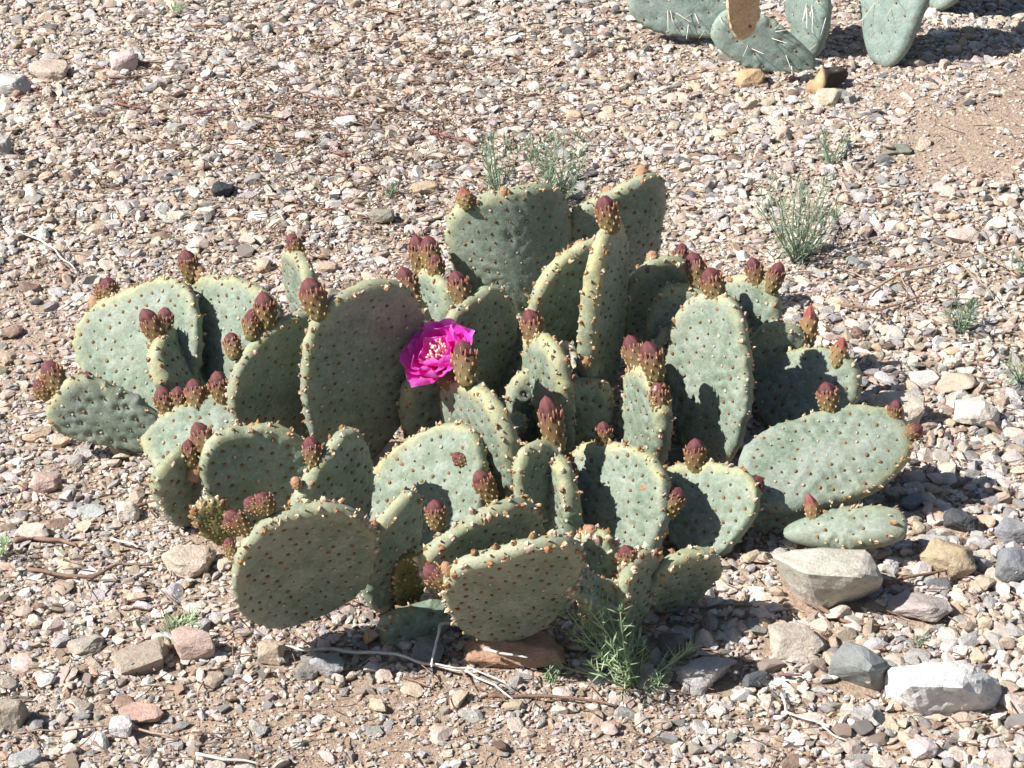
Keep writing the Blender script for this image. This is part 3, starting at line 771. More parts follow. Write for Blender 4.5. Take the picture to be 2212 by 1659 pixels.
BUDS = [
    ('left_round', (233, 642), (222, 596), 44), ('left_round', (222, 634), (203, 596), 34), ('left_round', (200, 668), (190, 636), 30, 'nub'),
    ('left_edge', (354, 750), (322, 676), 50), ('left_edge', (366, 722), (352, 664), 44),
    ('tall_left', (412, 598), (384, 528), 46), ('tall_left', (424, 600), (421, 562), 32, 'nub'),
    ('dark_left', (575, 708), (568, 638), 52), ('dark_left', (548, 728), (545, 674), 42), ('dark_left', (545, 684), (514, 644), 40),
    ('dark_left', (510, 768), (496, 718), 40), ('dark_left', (655, 762), (628, 704), 56), ('dark_left', (676, 905), (672, 868), 32, 'nub'),
    ('thin_left', (648, 555), (624, 512), 38), ('dark_big', (690, 676), (665, 596), 60),
    ('behind_dark_big', (800, 642), (795, 606), 32), ('behind_dark_big', (890, 668), (866, 586), 48),
    ('pale_edge', (908, 592), (898, 514), 44), ('pale_edge', (938, 585), (924, 512), 46), ('pale_edge', (940, 612), (936, 552), 42),
    ('right_of_flower', (1002, 668), (984, 596), 50), ('back_big', (1012, 442), (1002, 400), 38, 'long'), ('back_big', (1085, 418), (1085, 402), 22, 'nub'),
    ('back_right', (1316, 432), (1310, 400), 34, 'nub'), ('back_right', (1388, 398), (1383, 362), 34, 'nub'),
    ('back_mid', (1248, 546), (1250, 516), 34, 'nub'), ('back_mid', (1226, 556), (1222, 538), 24, 'nub'),
    ('tall_edge', (1314, 500), (1298, 428), 52), ('tall_edge', (1255, 790), (1262, 752), 34, 'nub'),
    ('right_back_dark', (1410, 574), (1406, 540), 32, 'nub'), ('right_back_dark', (1470, 588), (1474, 528), 38),
    ('right_mottled', (1516, 622), (1502, 550), 48), ('bright', (1552, 660), (1528, 592), 54), ('bright', (1582, 690), (1578, 660), 28, 'nub'),
    ('right_lit_back', (1636, 634), (1620, 570), 40), ('right_lit_back', (1660, 634), (1678, 572), 40),
    ('right_shaded', (1746, 752), (1756, 664), 40, 'long'), ('right_round', (1806, 802), (1822, 732), 42, 'long'),
    ('right_wide', (1796, 892), (1784, 832), 48), ('right_wide', (1932, 920), (1932, 870), 34), ('right_wide', (1948, 946), (1992, 928), 38),
    ('right_small', (1768, 1136), (1748, 1066), 34, 'long'),
    ('lit_far_right', (1506, 1024), (1500, 952), 48), ('lit_far_right', (1602, 1072), (1638, 1030), 48),
    ('lit_right', (1303, 964), (1302, 914), 38), ('lit_right', (1402, 1066), (1384, 1036), 36, 'nub'), ('lit_right', (1438, 1115), (1466, 1060), 48),
    ('lit_right', (1268, 990), (1262, 968), 26, 'nub'), ('lit_right', (1434, 1160), (1440, 1138), 28, 'nub'),
    ('right_edge', (1388, 806), (1360, 726), 50), ('right_edge', (1418, 820), (1400, 742), 54), ('right_edge', (1426, 900), (1412, 822), 50),
    ('centre_edge', (1160, 745), (1144, 668), 52), ('lit_strip', (1205, 975), (1184, 860), 54), ('lit_strip', (1222, 1032), (1238, 1000), 30),
    ('flower_edge', (1008, 836), (1000, 746), 58, 'bud', .026), ('flower_edge', (1118, 1010), (1122, 988), 26, 'nub'),
    ('under_flower', (894, 962), (892, 898), 50), ('under_flower', (886, 806), (874, 768), 34),
    ('lit_middle', (882, 985), (880, 956), 32, 'nub'), ('lit_middle', (1002, 1004), (972, 982), 32), ('lit_middle', (1080, 1078), (1074, 1016), 48),
    ('front_mid', (938, 1124), (917, 1048), 46), ('front_bottom', (978, 1268), (926, 1230), 48), ('front_bottom', (965, 1240), (955, 1215), 26, 'nub'),
    ('front_bottom', (1148, 1180), (1150, 1158), 26, 'nub'),
    ('mid_front', (684, 1006), (677, 946), 46), ('mid_front', (645, 1046), (638, 1026), 26, 'nub'),
    ('mid_left_front', (464, 990), (430, 922), 52), ('mid_left_front', (398, 1004), (374, 956), 38), ('mid_left_front', (408, 1036), (406, 988), 42, 'nub'),
    ('mid_left_front', (500, 944), (498, 924), 26, 'nub'), ('mid_left_front', (545, 930), (543, 912), 22, 'nub'),
    ('mid_left', (362, 888), (344, 832), 46), ('mid_left', (388, 890), (386, 838), 40), ('mid_left', (428, 890), (411, 822), 48), ('mid_left', (480, 876), (458, 812), 46),
    ('mid_left', (330, 910), (322, 896), 26, 'nub'),
    ('left_low', (98, 852), (64, 812), 40), ('left_low', (132, 844), (98, 782), 54), ('left_low', (190, 860), (180, 802), 40),
    ('front_left', (490, 1122), (452, 1082), 44), ('front_left', (530, 1146), (484, 1106), 44), ('front_left', (560, 1088), (517, 1042), 42),
    ('front_left', (580, 1094), (550, 1044), 48), ('front_left', (492, 1200), (480, 1162), 32), ('front_left', (776, 1168), (764, 1128), 36, 'nub'),
    ('front_left', (706, 1092), (704, 1074), 26, 'nub'),
    ('front_edge', (798, 1140), (790, 1118), 26, 'nub'),
    ('small_edge', (1366, 1230), (1350, 1186), 46), ('small_yellow', (1276, 1168), (1270, 1142), 34, 'nub'),
    ('left_small_dark', (410, 1000), (404, 985), 20, 'nub'),
]
for bb in BUDS: bud(*bb)

# ------------------------------------------------------------------ magenta flower
def make_flower():
    rs = np.random.default_rng(5)
    pk = PADS['flower_edge']; q, d = pad_point('flower_edge', 998, 848)
    dep = (q - CAM).dot(FW) + .004
    C0 = CAM + ray(962, 782) * dep                       # where the petals start
    ctr = CAM + ray(943, 752) * (dep - .02)
    right = Vector((1, 0, 0))
    axis = (right * -.42 + UPV * .52 - FW * .70).normalized()
    # ovary
    a = Acc(); base = Vector(q) ; s = mpp(q)
    pts = [base + (C0 - base) * t for t in np.linspace(0, 1, 6)]
    rad = [.011, .014, .016, .0165, .0155, .012]
    V = []; Cc = []; ns = 14
    zx = (C0 - base).normalized(); xa = zx.orthogonal().normalized(); ya = zx.cross(xa)
    for p, r in zip(pts, rad):
        for k in range(ns):
            th = 2 * math.pi * k / ns; V.append(tuple(p - base + (xa * math.cos(th) + ya * math.sin(th)) * r)); Cc.append((.15, .10, .04))
    Q = [(i * ns + k, i * ns + (k + 1) % ns, (i + 1) * ns + (k + 1) % ns, (i + 1) * ns + k) for i in range(5) for k in range(ns)]
    a.add(V, np.array(Cc), [tuple(range(0, 0))] if False else None, Q)
    m = 40; i = rs.integers(0, 6 * ns, m); P = np.array(V)[i]; cen = np.array([tuple(pts[j // ns] - base) for j in i])
    add_tufts(a, P, P - cen, rs.uniform(.0014, .0024, m), rs.uniform(.0016, .003, m), np.tile([[.33, .2, .08]], (m, 1)), np.tile([[.55, .42, .2]], (m, 1)), rs)
    fl = link('flower', a.mesh('flower', M['bud'], True), cactus, base - cactus.location)
    fl['label'] = 'open magenta flower with pale stamens'
    # petals
    xa = axis.orthogonal().normalized()
    xa = (UPV - axis * UPV.dot(axis)).normalized(); ya = axis.cross(xa)
    def petal(az, openang, Lp, Wp, cup, base_off, hue):
        nu, nv = 12, 9; V = []; Cc = []
        rd = xa * math.cos(az) + ya * math.sin(az); td = axis.cross(rd)
        ph = rs.uniform(0, 6)
        # petal direction curves from axis-ward to outwards
        p = C0 + rd * base_off; pos_ = []
        prev = p
        for iu in range(nu):
            t = iu / (nu - 1); ang = openang * (1.25 - .62 * t)
            d = axis * math.cos(ang) + rd * math.sin(ang); nrm = -axis * math.sin(ang) + rd * math.cos(ang)
            if iu: prev = prev + d * (Lp / (nu - 1))
            x_ = (t - .62) / (.66 if t < .62 else .43); wv = Wp * math.sqrt(max(1 - x_ * x_, .02))
            for iv in range(nv):
                s_ = -1 + 2 * iv / (nv - 1)
                wave = .0025 * math.sin(5 * s_ + ph + 3 * t) * t ** 2 + .0014 * math.sin(11 * s_ + 2 * ph) * t ** 3
                notch = -.0035 * (t ** 4) * s_ ** 2
                q_ = prev + td * (s_ * wv / 2) - nrm * (cup * Wp * s_ * s_) + nrm * wave + d * notch
                V.append(tuple(q_ - base))
                c = np.array([.98, .07, .42]) * (1 - t) + np.array([.98, .08, .76]) * t
                c = c * (.92 + .12 * hue) + np.array([.05, .5, .3]) * max(0, t - .72) * 1.2
                Cc.append(c)
        Q = [(i_ * nv + j, i_ * nv + j + 1, (i_ + 1) * nv + j + 1, (i_ + 1) * nv + j) for i_ in range(nu - 1) for j in range(nv - 1)]
        return mesh_np('petal', V, [np.array(Q)], M['petal'], np.clip(np.array(Cc), 0, 1), True)
    for k in range(7):
        link('petal', petal(k * 2 * math.pi / 7 + .1 + rs.normal(0, .1), R(66) + rs.normal(0, .10), .043 * rs.uniform(.92, 1.10), .043, .20, .004, rs.uniform(-1, 1)), fl)
    for k in range(6):
        link('petal', petal(k * 2 * math.pi / 6 + .5 + rs.normal(0, .12), R(48) + rs.normal(0, .09), .039 * rs.uniform(.92, 1.05), .039, .24, .003, rs.uniform(-1, 1)), fl)
    for k in range(4):
        link('petal', petal(k * 2 * math.pi / 4 + .9, R(34) + rs.normal(0, .06), .031 * rs.uniform(.9, 1.05), .030, .26, .003, rs.uniform(-1, 1)), fl)
    st = Acc()
    for k in range(40):
        az = rs.uniform(0, 6.28); op = rs.uniform(.05, .42); Ls = rs.uniform(.014, .024)
        rd = xa * math.cos(az) + ya * math.sin(az); d = axis * math.cos(op) + rd * math.sin(op)
        p = C0 - base + rd * .003 + axis * .002
        st.tube([p, p + d * Ls * .6, p + d * Ls + rd * .001], .00035, .0003, (.80, .25, .35), 4)
        e = p + d * Ls
        st.tube([e - d * .001, e + d * .002], .0014, .0011, (.95, .52, .45), 5)
    link('stamens', st.mesh('stamens', M['bud'], True), fl)
    sg = Acc(); p = C0 - base
    sg.tube([p, p + axis * .026], .0013, .0013, (.85, .5, .55), 6)
    for k in range(6):
        az = k * math.pi / 3; rd = xa * math.cos(az) + ya * math.sin(az); e = p + axis * .026
        sg.tube([e, e + axis * .003 + rd * .0016], .0011, .0009, (.90, .62, .58), 5)
    link('stigma', sg.mesh('stigma', M['bud'], True), fl)
make_flower()

# ------------------------------------------------------------------ blue green spiny cactus behind
bgb = at_g(1760, 118)
bcact = empty('spiny_cactus', Vector((bgb.x, bgb.y, gz(bgb.x, bgb.y))))
tag(bcact, 'blue green prickly pear with long white spines standing behind the budding clump', 'cactus')
BG = [('bg_a', (1585, 52), (1370, -55), 165, -10, .03, dict(mat='bluepad', yb=None, zb=.035, yel=.2, rimtuft=.4, sp=.026, wmax=.2)),
      ('bg_b', (1762, 150), (1545, 46), 108, -5, .0, dict(mat='bluepad', zb=.0, yel=.3, rimtuft=.4, sp=.026, scar=1.0, wmax=.2)),
      ('bg_c', (1752, 124), (1722, -110), 92, -55, .03, dict(mat='bluepad', zb=.0, yel=.2, rimtuft=.4, sp=.026, wmax=.2)),
      ('bg_d', (1902, 140), (1942, -190), 146, -44, .05, dict(mat='bluepad', zb=.0, yel=.2, rimtuft=.4, sp=.028, e=.36, wmax=.2)),
      ('bg_e', (1606, 88), (1590, -50), 68, 35, .0, dict(mat='deadorange', zb=.07, yel=.2, rimtuft=.3, sp=.03, T=.007, scar=1, cup=.2)),
      ('bg_f', (2010, 20), (2075, -260), 170, -45, .03, dict(mat='bluepad', zb=.0, yel=.2, rimtuft=.4, sp=.028, e=.36, wmax=.2)),
      ('bg_g', (1800, -10), (1830, -260), 170, 20, .03, dict(mat='bluepad', zb=.0, yel=.2, rimtuft=.4, sp=.028, wmax=.2)),
      ]
BG.append(('bg_h', (1942, -170), (2000, -520), 190, -50, .03, dict(mat='bluepad', yb=at_g(1902, 140).y + .045, yel=.2, rimtuft=.3, sp=.03, wmax=.22)))
for key, b, t, wp, ph, dy, kw in BG:
    o = make_pad(key, bcact, b, t, wp, ph, dy, **kw)
    if key == 'bg_e': o['label'] = 'dried orange brown pad'
    if key == 'bg_e': continue
    p = PADS[key]; a = Acc(); rs = np.random.default_rng(hash_str(key) + 1)
    for k in range(15):
        th = rs.uniform(-2.6, 2.9); r = rs.choice([.35, .6, .8, .98]); ro = float(p['Rf'](th)) * r
        q = p['U'] * (ro * math.sin(th) + .5 * p['L']) + p['W'] * (ro * math.cos(th)) + p['N'] * (p['T'] * .42 if r < .9 else 0)
        d = (p['N'] * .7 + p['W'] * (math.cos(th) * r + rs.normal(0, .35)) + p['U'] * (rs.normal(-.2, .5))).normalized()
        a.tube([q, q + d * rs.uniform(.018, .038)],   .0006, .0002, (.62, .58, .48), 4, (.80, .76, .66))
    link('spines', a.mesh('spines', M['spine'], False), o)['kind'] = 'stuff'

# ------------------------------------------------------------------ weeds
def weed(base, ends, label, leaf=.016, lw=.0022, gap=.005, mat='weed', droop=.0, name='weed', seed=1, tuft=6, group=None, stemr=.0009, spread=.03):
    rs = np.random.default_rng(seed)
    g = at_g(*base); root = empty(name, Vector((g.x, g.y, gz(g.x, g.y) - .002)))
    tag(root, label, 'weed', group); LANDMARKS.append((short(label), g.x, g.y))
    S = Acc(); Lf = Acc()
    def leafat(p, d, up, L_, w_):
        d = d / (np.linalg.norm(d) + 1e-9); sd_ = np.cross(d, up); sd_ /= np.linalg.norm(sd_) + 1e-9; nn = np.cross(sd_, d)
        cv = rs.uniform(-.35, .6)
        pts = [(0, .25), (.35, 1), (.7, .8), (1, .05)]; V = []
        for t, ww in pts:
            c = p + d * L_ * t + nn * (cv * L_ * t * t)
            V += [c - sd_ * w_ / 2 * ww + nn * w_ * .15, c - nn * w_ * .1, c + sd_ * w_ / 2 * ww + nn * w_ * .15]
        Q = []
        for i in range(3):
            for j in range(2): Q.append((i * 3 + j, i * 3 + j + 1, i * 3 + j + 4, i * 3 + j + 3))
        Lf.add(V, (.2, .3, .15), None, Q)
    for e in ends:
        yy = g.y + rs.normal(0, spread); E = np.array(at_y(e[0], e[1], yy) - root.location)
        E[2] = max(E[2], .006)
        B = np.array((rs.normal(0, .003), rs.normal(0, .003), 0)); mid = (B + E) / 2 + np.array([rs.normal(0, .006), rs.normal(0, .006), -.10 * E[2] + droop])
        n = 7; t = np.linspace(0, 1, n)[:, None]; pts = (1 - t) ** 2 * B + 2 * t * (1 - t) * mid + t * t * E
        pts[:, 2] = np.maximum(pts[:, 2], 0.001)
        S.tube(list(pts), stemr, stemr * .55, (.2, .26, .12), 5)
        Ls = np.linalg.norm(np.diff(pts, axis=0), axis=1).sum(); m = max(int(Ls / gap), 2)
        for k in range(m):
            tt = (k + rs.uniform(.2, .8)) / m
            if tt < .12: continue
            x = tt * (n - 1); i = min(int(x), n - 2); p = pts[i] + (pts[i + 1] - pts[i]) * (x - i); ax = pts[i + 1] - pts[i]; ax /= np.linalg.norm(ax) + 1e-9
            rd = rs.normal(0, 1, 3); rd -= ax * rd.dot(ax); rd /= np.linalg.norm(rd) + 1e-9
            leafat(p, ax * rs.uniform(.3, .9) + rd, ax, leaf * rs.uniform(.6, 1.15), lw * rs.uniform(.7, 1.2))
        for k in range(tuft):
            ax = pts[-1] - pts[-2]; ax /= np.linalg.norm(ax) + 1e-9; rd = rs.normal(0, 1, 3)
            leafat(pts[-1], ax * 1.0 + rd * .55, np.array((.1, .2, 1.)), leaf * rs.uniform(.4, .85), lw * .9)
    mm = M[mat]
    link('stems', S.mesh('stems', mm, True), root)
    lo = link('leaves', Lf.mesh('leaves', mm, True), root); lo['kind'] = 'stuff'
    return root
rr_ = random.Random(4)
def fan(cx, y0, x0, x1, ytop, n, rnd):
    return [(rnd.uniform(x0, x1), rnd.uniform(ytop, ytop + (y0 - ytop) * .6)) for _ in range(n)]
weed((1372, 1486), [(1225, 1318), (1250, 1338), (1240, 1372), (1300, 1335), (1490, 1400), (1440, 1440), (1275, 1320), (1310, 1310), (1340, 1322), (1290, 1380), (1355, 1345), (1390, 1400), (1325, 1400), (1345, 1365), (1262, 1390), (1285, 1355), (1320, 1345), (1335, 1380), (1300, 1420), (1400, 1440), (1425, 1470), (1482, 1408), (1470, 1420),
                    (1360, 1400), (1330, 1440), (1280, 1440), (1210, 1440), (1380, 1380), (1345, 1455), (1310, 1475), (1405, 1480), (1350, 1420), (1375, 1440)],
     'bright green feathery weed in front of the cactus', .016, .0014, .0038, 'weedlite', seed=11, tuft=9)
weed((1722, 566), fan(1722, 560, 1632, 1822, 378, 26, rr_), 'bushy grey green weed behind the right pads', .017, .0016, .0062, seed=12, tuft=7, spread=.05)
weed((1205, 438), fan(1205, 430, 1140, 1262, 292, 20, rr_), 'grey green weed behind the tall back pad', .020, .0022, .006, seed=13, tuft=6, spread=.04)
weed((1078, 420), fan(1078, 420, 1038, 1120, 300, 12, rr_), 'pale yellow green weed behind the round back pad', .019, .0022, .007, 'weed', seed=14, tuft=6, spread=.03)
weed((1800, 358), fan(1800, 355, 1768, 1832, 285, 10, rr_), 'small thin weed near the small cream block', .015, .0018, .007, seed=15, tuft=6, spread=.02)
weed((2076, 718), fan(2076, 715, 2030, 2104, 640, 12, rr_), 'small grey green weed behind the tan flat stone', .017, .002, .006, seed=16, tuft=6, spread=.02)
weed((2206, 835), fan(2206, 830, 2168, 2240, 780, 12, rr_), 'tiny silvery weed beyond the knobbly white chunk', .017, .0022, .006, seed=17, tuft=6, spread=.02)
weed((2208, 600), fan(2208, 600, 2188, 2230, 550, 7, rr_), 'tiny weed beside the thin branching twig', .014, .002, .006, seed=18, tuft=5, spread=.015)
weed((385, 1372), fan(385, 1370, 350, 425, 1325, 16, rr_), 'little bright grass tuft behind the rough pink stone', .014, .0016, .02, 'weedlite', seed=19, tuft=2, spread=.015)
weed((848, 432), fan(848, 430, 832, 864, 400, 9, rr_), 'tiny dark green sprout near the flat tan oval stone', .010, .002, .006, seed=20, tuft=6, spread=.012)
weed((380, 34), fan(380, 32, 364, 398, 8, 8, rr_), 'tiny green sprout beyond the pink and white quartz', .012, .002, .006, 'weedlite', seed=22, tuft=5, spread=.012)
weed((4, 1205), fan(4, 1200, -14, 16, 1170, 7, rr_), 'tiny green sprout by the cream flat stone', .012, .002, .006, 'weedlite', seed=23, tuft=5, spread=.012)
weed((1192, 1478), fan(1192, 1475, 1176, 1212, 1440, 6, rr_), 'tiny pale seedling beside the bright green weed', .010, .0016, .008, 'weedlite', seed=24, tuft=4, spread=.01)
weed((1992, 1392), fan(1992, 1392, 1978, 2006, 1376, 5, rr_), 'minute sprout between the pinkish grey stone and the white boulder', .008, .0016, .006, seed=25, tuft=4, spread=.01)

# ------------------------------------------------------------------ twigs
def twig(pts, label, col=(.52, .47, .41), r=.0016, dz=.006, branches=(), group=None, r1=None, arch=0):
    P = [at_g(x, y, dz) for x, y in pts]
    c = P[0].copy(); c.z = gz(c.x, c.y); a = Acc()
    def smooth(Pl):
        out = []
        for i in range(len(Pl) - 1):
            for t in (0, .2, .4, .6, .8):
                q = Pl[i].lerp(Pl[i + 1], t); out.append(q)
        out.append(Pl[-1])
        return [np.array(q - c) + np.array((.004 * noise.noise(q * 31), .006 * noise.noise(q * 37 + Vector((5, 0, 0))), .0022 * noise.noise(q * 40) + arch * math.sin(math.pi * k / max(len(out) - 1, 1)))) for k, q in enumerate(out)]
    a.tube(smooth(P), r, r1 or r * .5, col, 6)
    for br in branches: a.tube(smooth([at_g(x, y, dz + .003) for x, y in br]), r * .6, r * .3, col, 5)
    tag(link('twig', a.mesh('twig', M['wood'], True), None, c), label, 'twig', group)
PALE = (.58, .54, .48); DKT = (.20, .12, .085); MID = (.34, .25, .18)
twig([(610, 1398), (720, 1402), (840, 1415), (930, 1434), (1010, 1450), (1105, 1505)], 'long pale dry stalk lying in front of the cactus', PALE, .0020, .008, [[(930, 1434), (1020, 1442), (1100, 1478)]])
twig([(982, 1345), (955, 1368), (938, 1400), (932, 1442)], 'short arched white stalk beside the dark slate stone', (.7, .68, .64), .0018, .012, arch=.01)
twig([(1052, 1508), (1130, 1498), (1230, 1506), (1330, 1528)], 'dark curved twig beside the bright green weed', DKT, .0022, .006)
twig([(40, 500), (90, 520), (130, 550), (160, 582)], 'bent pale twig behind the leftmost pads', PALE, .0017, .008)
twig([(1860, 640), (1950, 590), (2060, 560), (2215, 525)], 'thin branching brown twig beside the bushy weed', MID, .0018, .012,
     [[(1950, 590), (1960, 640), (1940, 690)], [(2060, 560), (2120, 610), (2160, 660)], [(1900, 618), (1850, 590), (1800, 570)], [(2060, 560), (2100, 520), (2130, 480)], [(2120, 545), (2180, 580), (2215, 590)]])
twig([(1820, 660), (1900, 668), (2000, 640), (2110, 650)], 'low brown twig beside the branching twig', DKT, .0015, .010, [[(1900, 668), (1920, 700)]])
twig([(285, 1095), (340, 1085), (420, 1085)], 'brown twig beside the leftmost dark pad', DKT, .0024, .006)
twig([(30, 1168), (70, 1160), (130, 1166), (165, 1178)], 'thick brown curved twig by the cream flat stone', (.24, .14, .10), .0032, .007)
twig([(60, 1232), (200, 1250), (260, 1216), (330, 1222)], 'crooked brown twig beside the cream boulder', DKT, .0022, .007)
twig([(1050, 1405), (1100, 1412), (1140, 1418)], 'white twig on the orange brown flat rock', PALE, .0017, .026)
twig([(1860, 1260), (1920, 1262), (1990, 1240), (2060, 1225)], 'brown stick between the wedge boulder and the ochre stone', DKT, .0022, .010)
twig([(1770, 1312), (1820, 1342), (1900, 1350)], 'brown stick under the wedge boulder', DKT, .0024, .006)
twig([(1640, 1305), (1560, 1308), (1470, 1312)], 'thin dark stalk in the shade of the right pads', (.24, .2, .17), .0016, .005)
twig([(1688, 1500), (1700, 1540), (1760, 1560), (1830, 1600)], 'white bent twig in coarse gravel by the blue grey block', PALE, .0015, .009)
twig([(420, 1632), (500, 1640), (560, 1652)], 'pale straight twig in loose gravel by the brick pink stone', PALE, .0018, .008)
twig([(240, 1160), (270, 1170), (300, 1184)], 'short white twig beside the cream boulder', (.72, .7, .66), .0015, .010)
twig([(380, 1600), (250, 1560), (180, 1572), (20, 1590)], 'thin grey twig crossing the bare soil', MID, .0013, .008)
rt = random.Random(9)
for k in range(44):
    if k < 26: cx, cy = rt.gauss(720, 210), rt.gauss(230, 120)
    else: cx, cy = rt.uniform(0, 2212), rt.uniform(60, 1640)
    if 300 < cx < 1900 and 480 < cy < 1400: continue
    if cy < 12 or cy > 1650: continue
    a = rt.uniform(-.5, .5) + (0.35 if k < 26 else 0); ln = rt.uniform(35, 95); bend = rt.uniform(-14, 14)
    twig([(cx, cy), (cx + math.cos(a) * ln * .5 - bend * math.sin(a), cy + math.sin(a) * ln * .28 + bend * .5), (cx + math.cos(a) * ln, cy + math.sin(a) * ln * .5)],
         ('long' if ln > 70 else 'short') + ' dark brown loose twig ' + near_phrase(*at_g(cx, cy)[:2]), tuple(c * rt.uniform(.8, 1.3) for c in DKT), rt.uniform(.0013, .0023), .007, group='short brown twigs scattered on the gravel')

# ------------------------------------------------------------------ larger loose stones (individuals), then the gravel
VARI = [hull_mesh(rock_pts(random.Random(500 + i), 12, .7), 'stone', 1, .03, 500 + i, .10) for i in range(24)]
for me in VARI:
    co = np.empty(len(me.vertices) * 3, np.float32); me.vertices.foreach_get('co', co); co = co.reshape(-1, 3); co /= np.abs(co).max(0)
    me.vertices.foreach_set('co', co.ravel()); me.update()
PAL = [('cream', (.60, .525, .43), .23), ('pinkish', (.55, .45, .39), .13), ('tan', (.48, .39, .295), .19), ('light grey', (.49, .465, .43), .20),
       ('mid grey', (.32, .305, .285), .12), ('white', (.70, .66, .60), .06), ('peach', (.57, .42, .30), .04), ('dark grey', (.15, .147, .143), .02), ('brown', (.29, .205, .155), .03)]
PALP = np.array([p[2] for p in PAL]); PALP = PALP / PALP.sum(); PALC = np.array([p[1] for p in PAL])
def footprint_clear(x, y, r):
    return all(((x - a) / (rx + r)) ** 2 + ((y - b) / (ry + r)) ** 2 > 1 for a, b, rx, ry, h in ROCKFOOT)
def in_bare(px, py):
    """0 = full gravel, 1 = bare soil (photo pixels)"""
    k = 0 * px
    for cx, cy, rx, ry, s in ((2080, 300, 190, 115, .98), (2180, 230, 110, 120, .95), (1960, 215, 110, 45, .7), (520, 1530, 520, 46, .45), (1020, 1480, 220, 40, .55), (60, 700, 120, 120, .55),
                              (1640, 110, 480, 100, .50), (840, 1600, 380, 60, .35)):
        k = np.maximum(k, s * np.exp(-(((px - cx) / rx) ** 2 + ((py - cy) / ry) ** 2) ** 1.5))
    return k
rs3 = random.Random(77); placed = 0; tries = 0
while placed < 235 and tries < 9000:
    tries += 1
    px, py = rs3.uniform(-30, 2240), rs3.uniform(4, 1655)
    if 330 < px < 1880 and 560 < py < 1330: continue
    if float(in_bare(np.array(px), np.array(py))) > .5 + .3 * rs3.random(): continue
    big = 1.25 if (px > 1450 and py > 1400) or px > 1850 else 1.0
    wpx = min(62, 24 + rs3.expovariate(1 / 9)) * big
    g = at_g(px, py); s = mpp(g) * (.75 if py < 500 else .9); W = wpx * mpp(at_g(1106, 900)) * .80
    if not footprint_clear(g.x, g.y, W * .45): continue
    k = rs3.choices(range(len(PAL)), PALP)[0]; nm, c, _ = PAL[k]
    me = rs3.choice(VARI); H = W * rs3.uniform(.45, .75); D = W * rs3.uniform(.6, .95)
    o = link('stone', me, None, (g.x, g.y, gz(g.x, g.y) + H * .26)); o.scale = (W / 2, D / 2, H / 2)
    o.rotation_euler = (rs3.uniform(-.3, .3), rs3.uniform(-.3, .3), rs3.uniform(0, 6.28))
    v = rs3.uniform(.8, 1.15); o.color = (*[min(.85, cc * v * rs3.uniform(.95, 1.05)) for cc in c], 1)
    shp = 'flat' if H < .54 * W else ('narrow' if D < .7 * W else 'chunky')
    szw = 'large' if W > .019 else ('medium' if W > .0145 else 'small')
    tag(o, f'{szw} {shp} {nm} loose stone {near_phrase(g.x, g.y)}', 'stone', f'larger {nm} stones in the gravel')
    ROCKFOOT.append((g.x, g.y, W * .42, D * .42, H * .5)); placed += 1

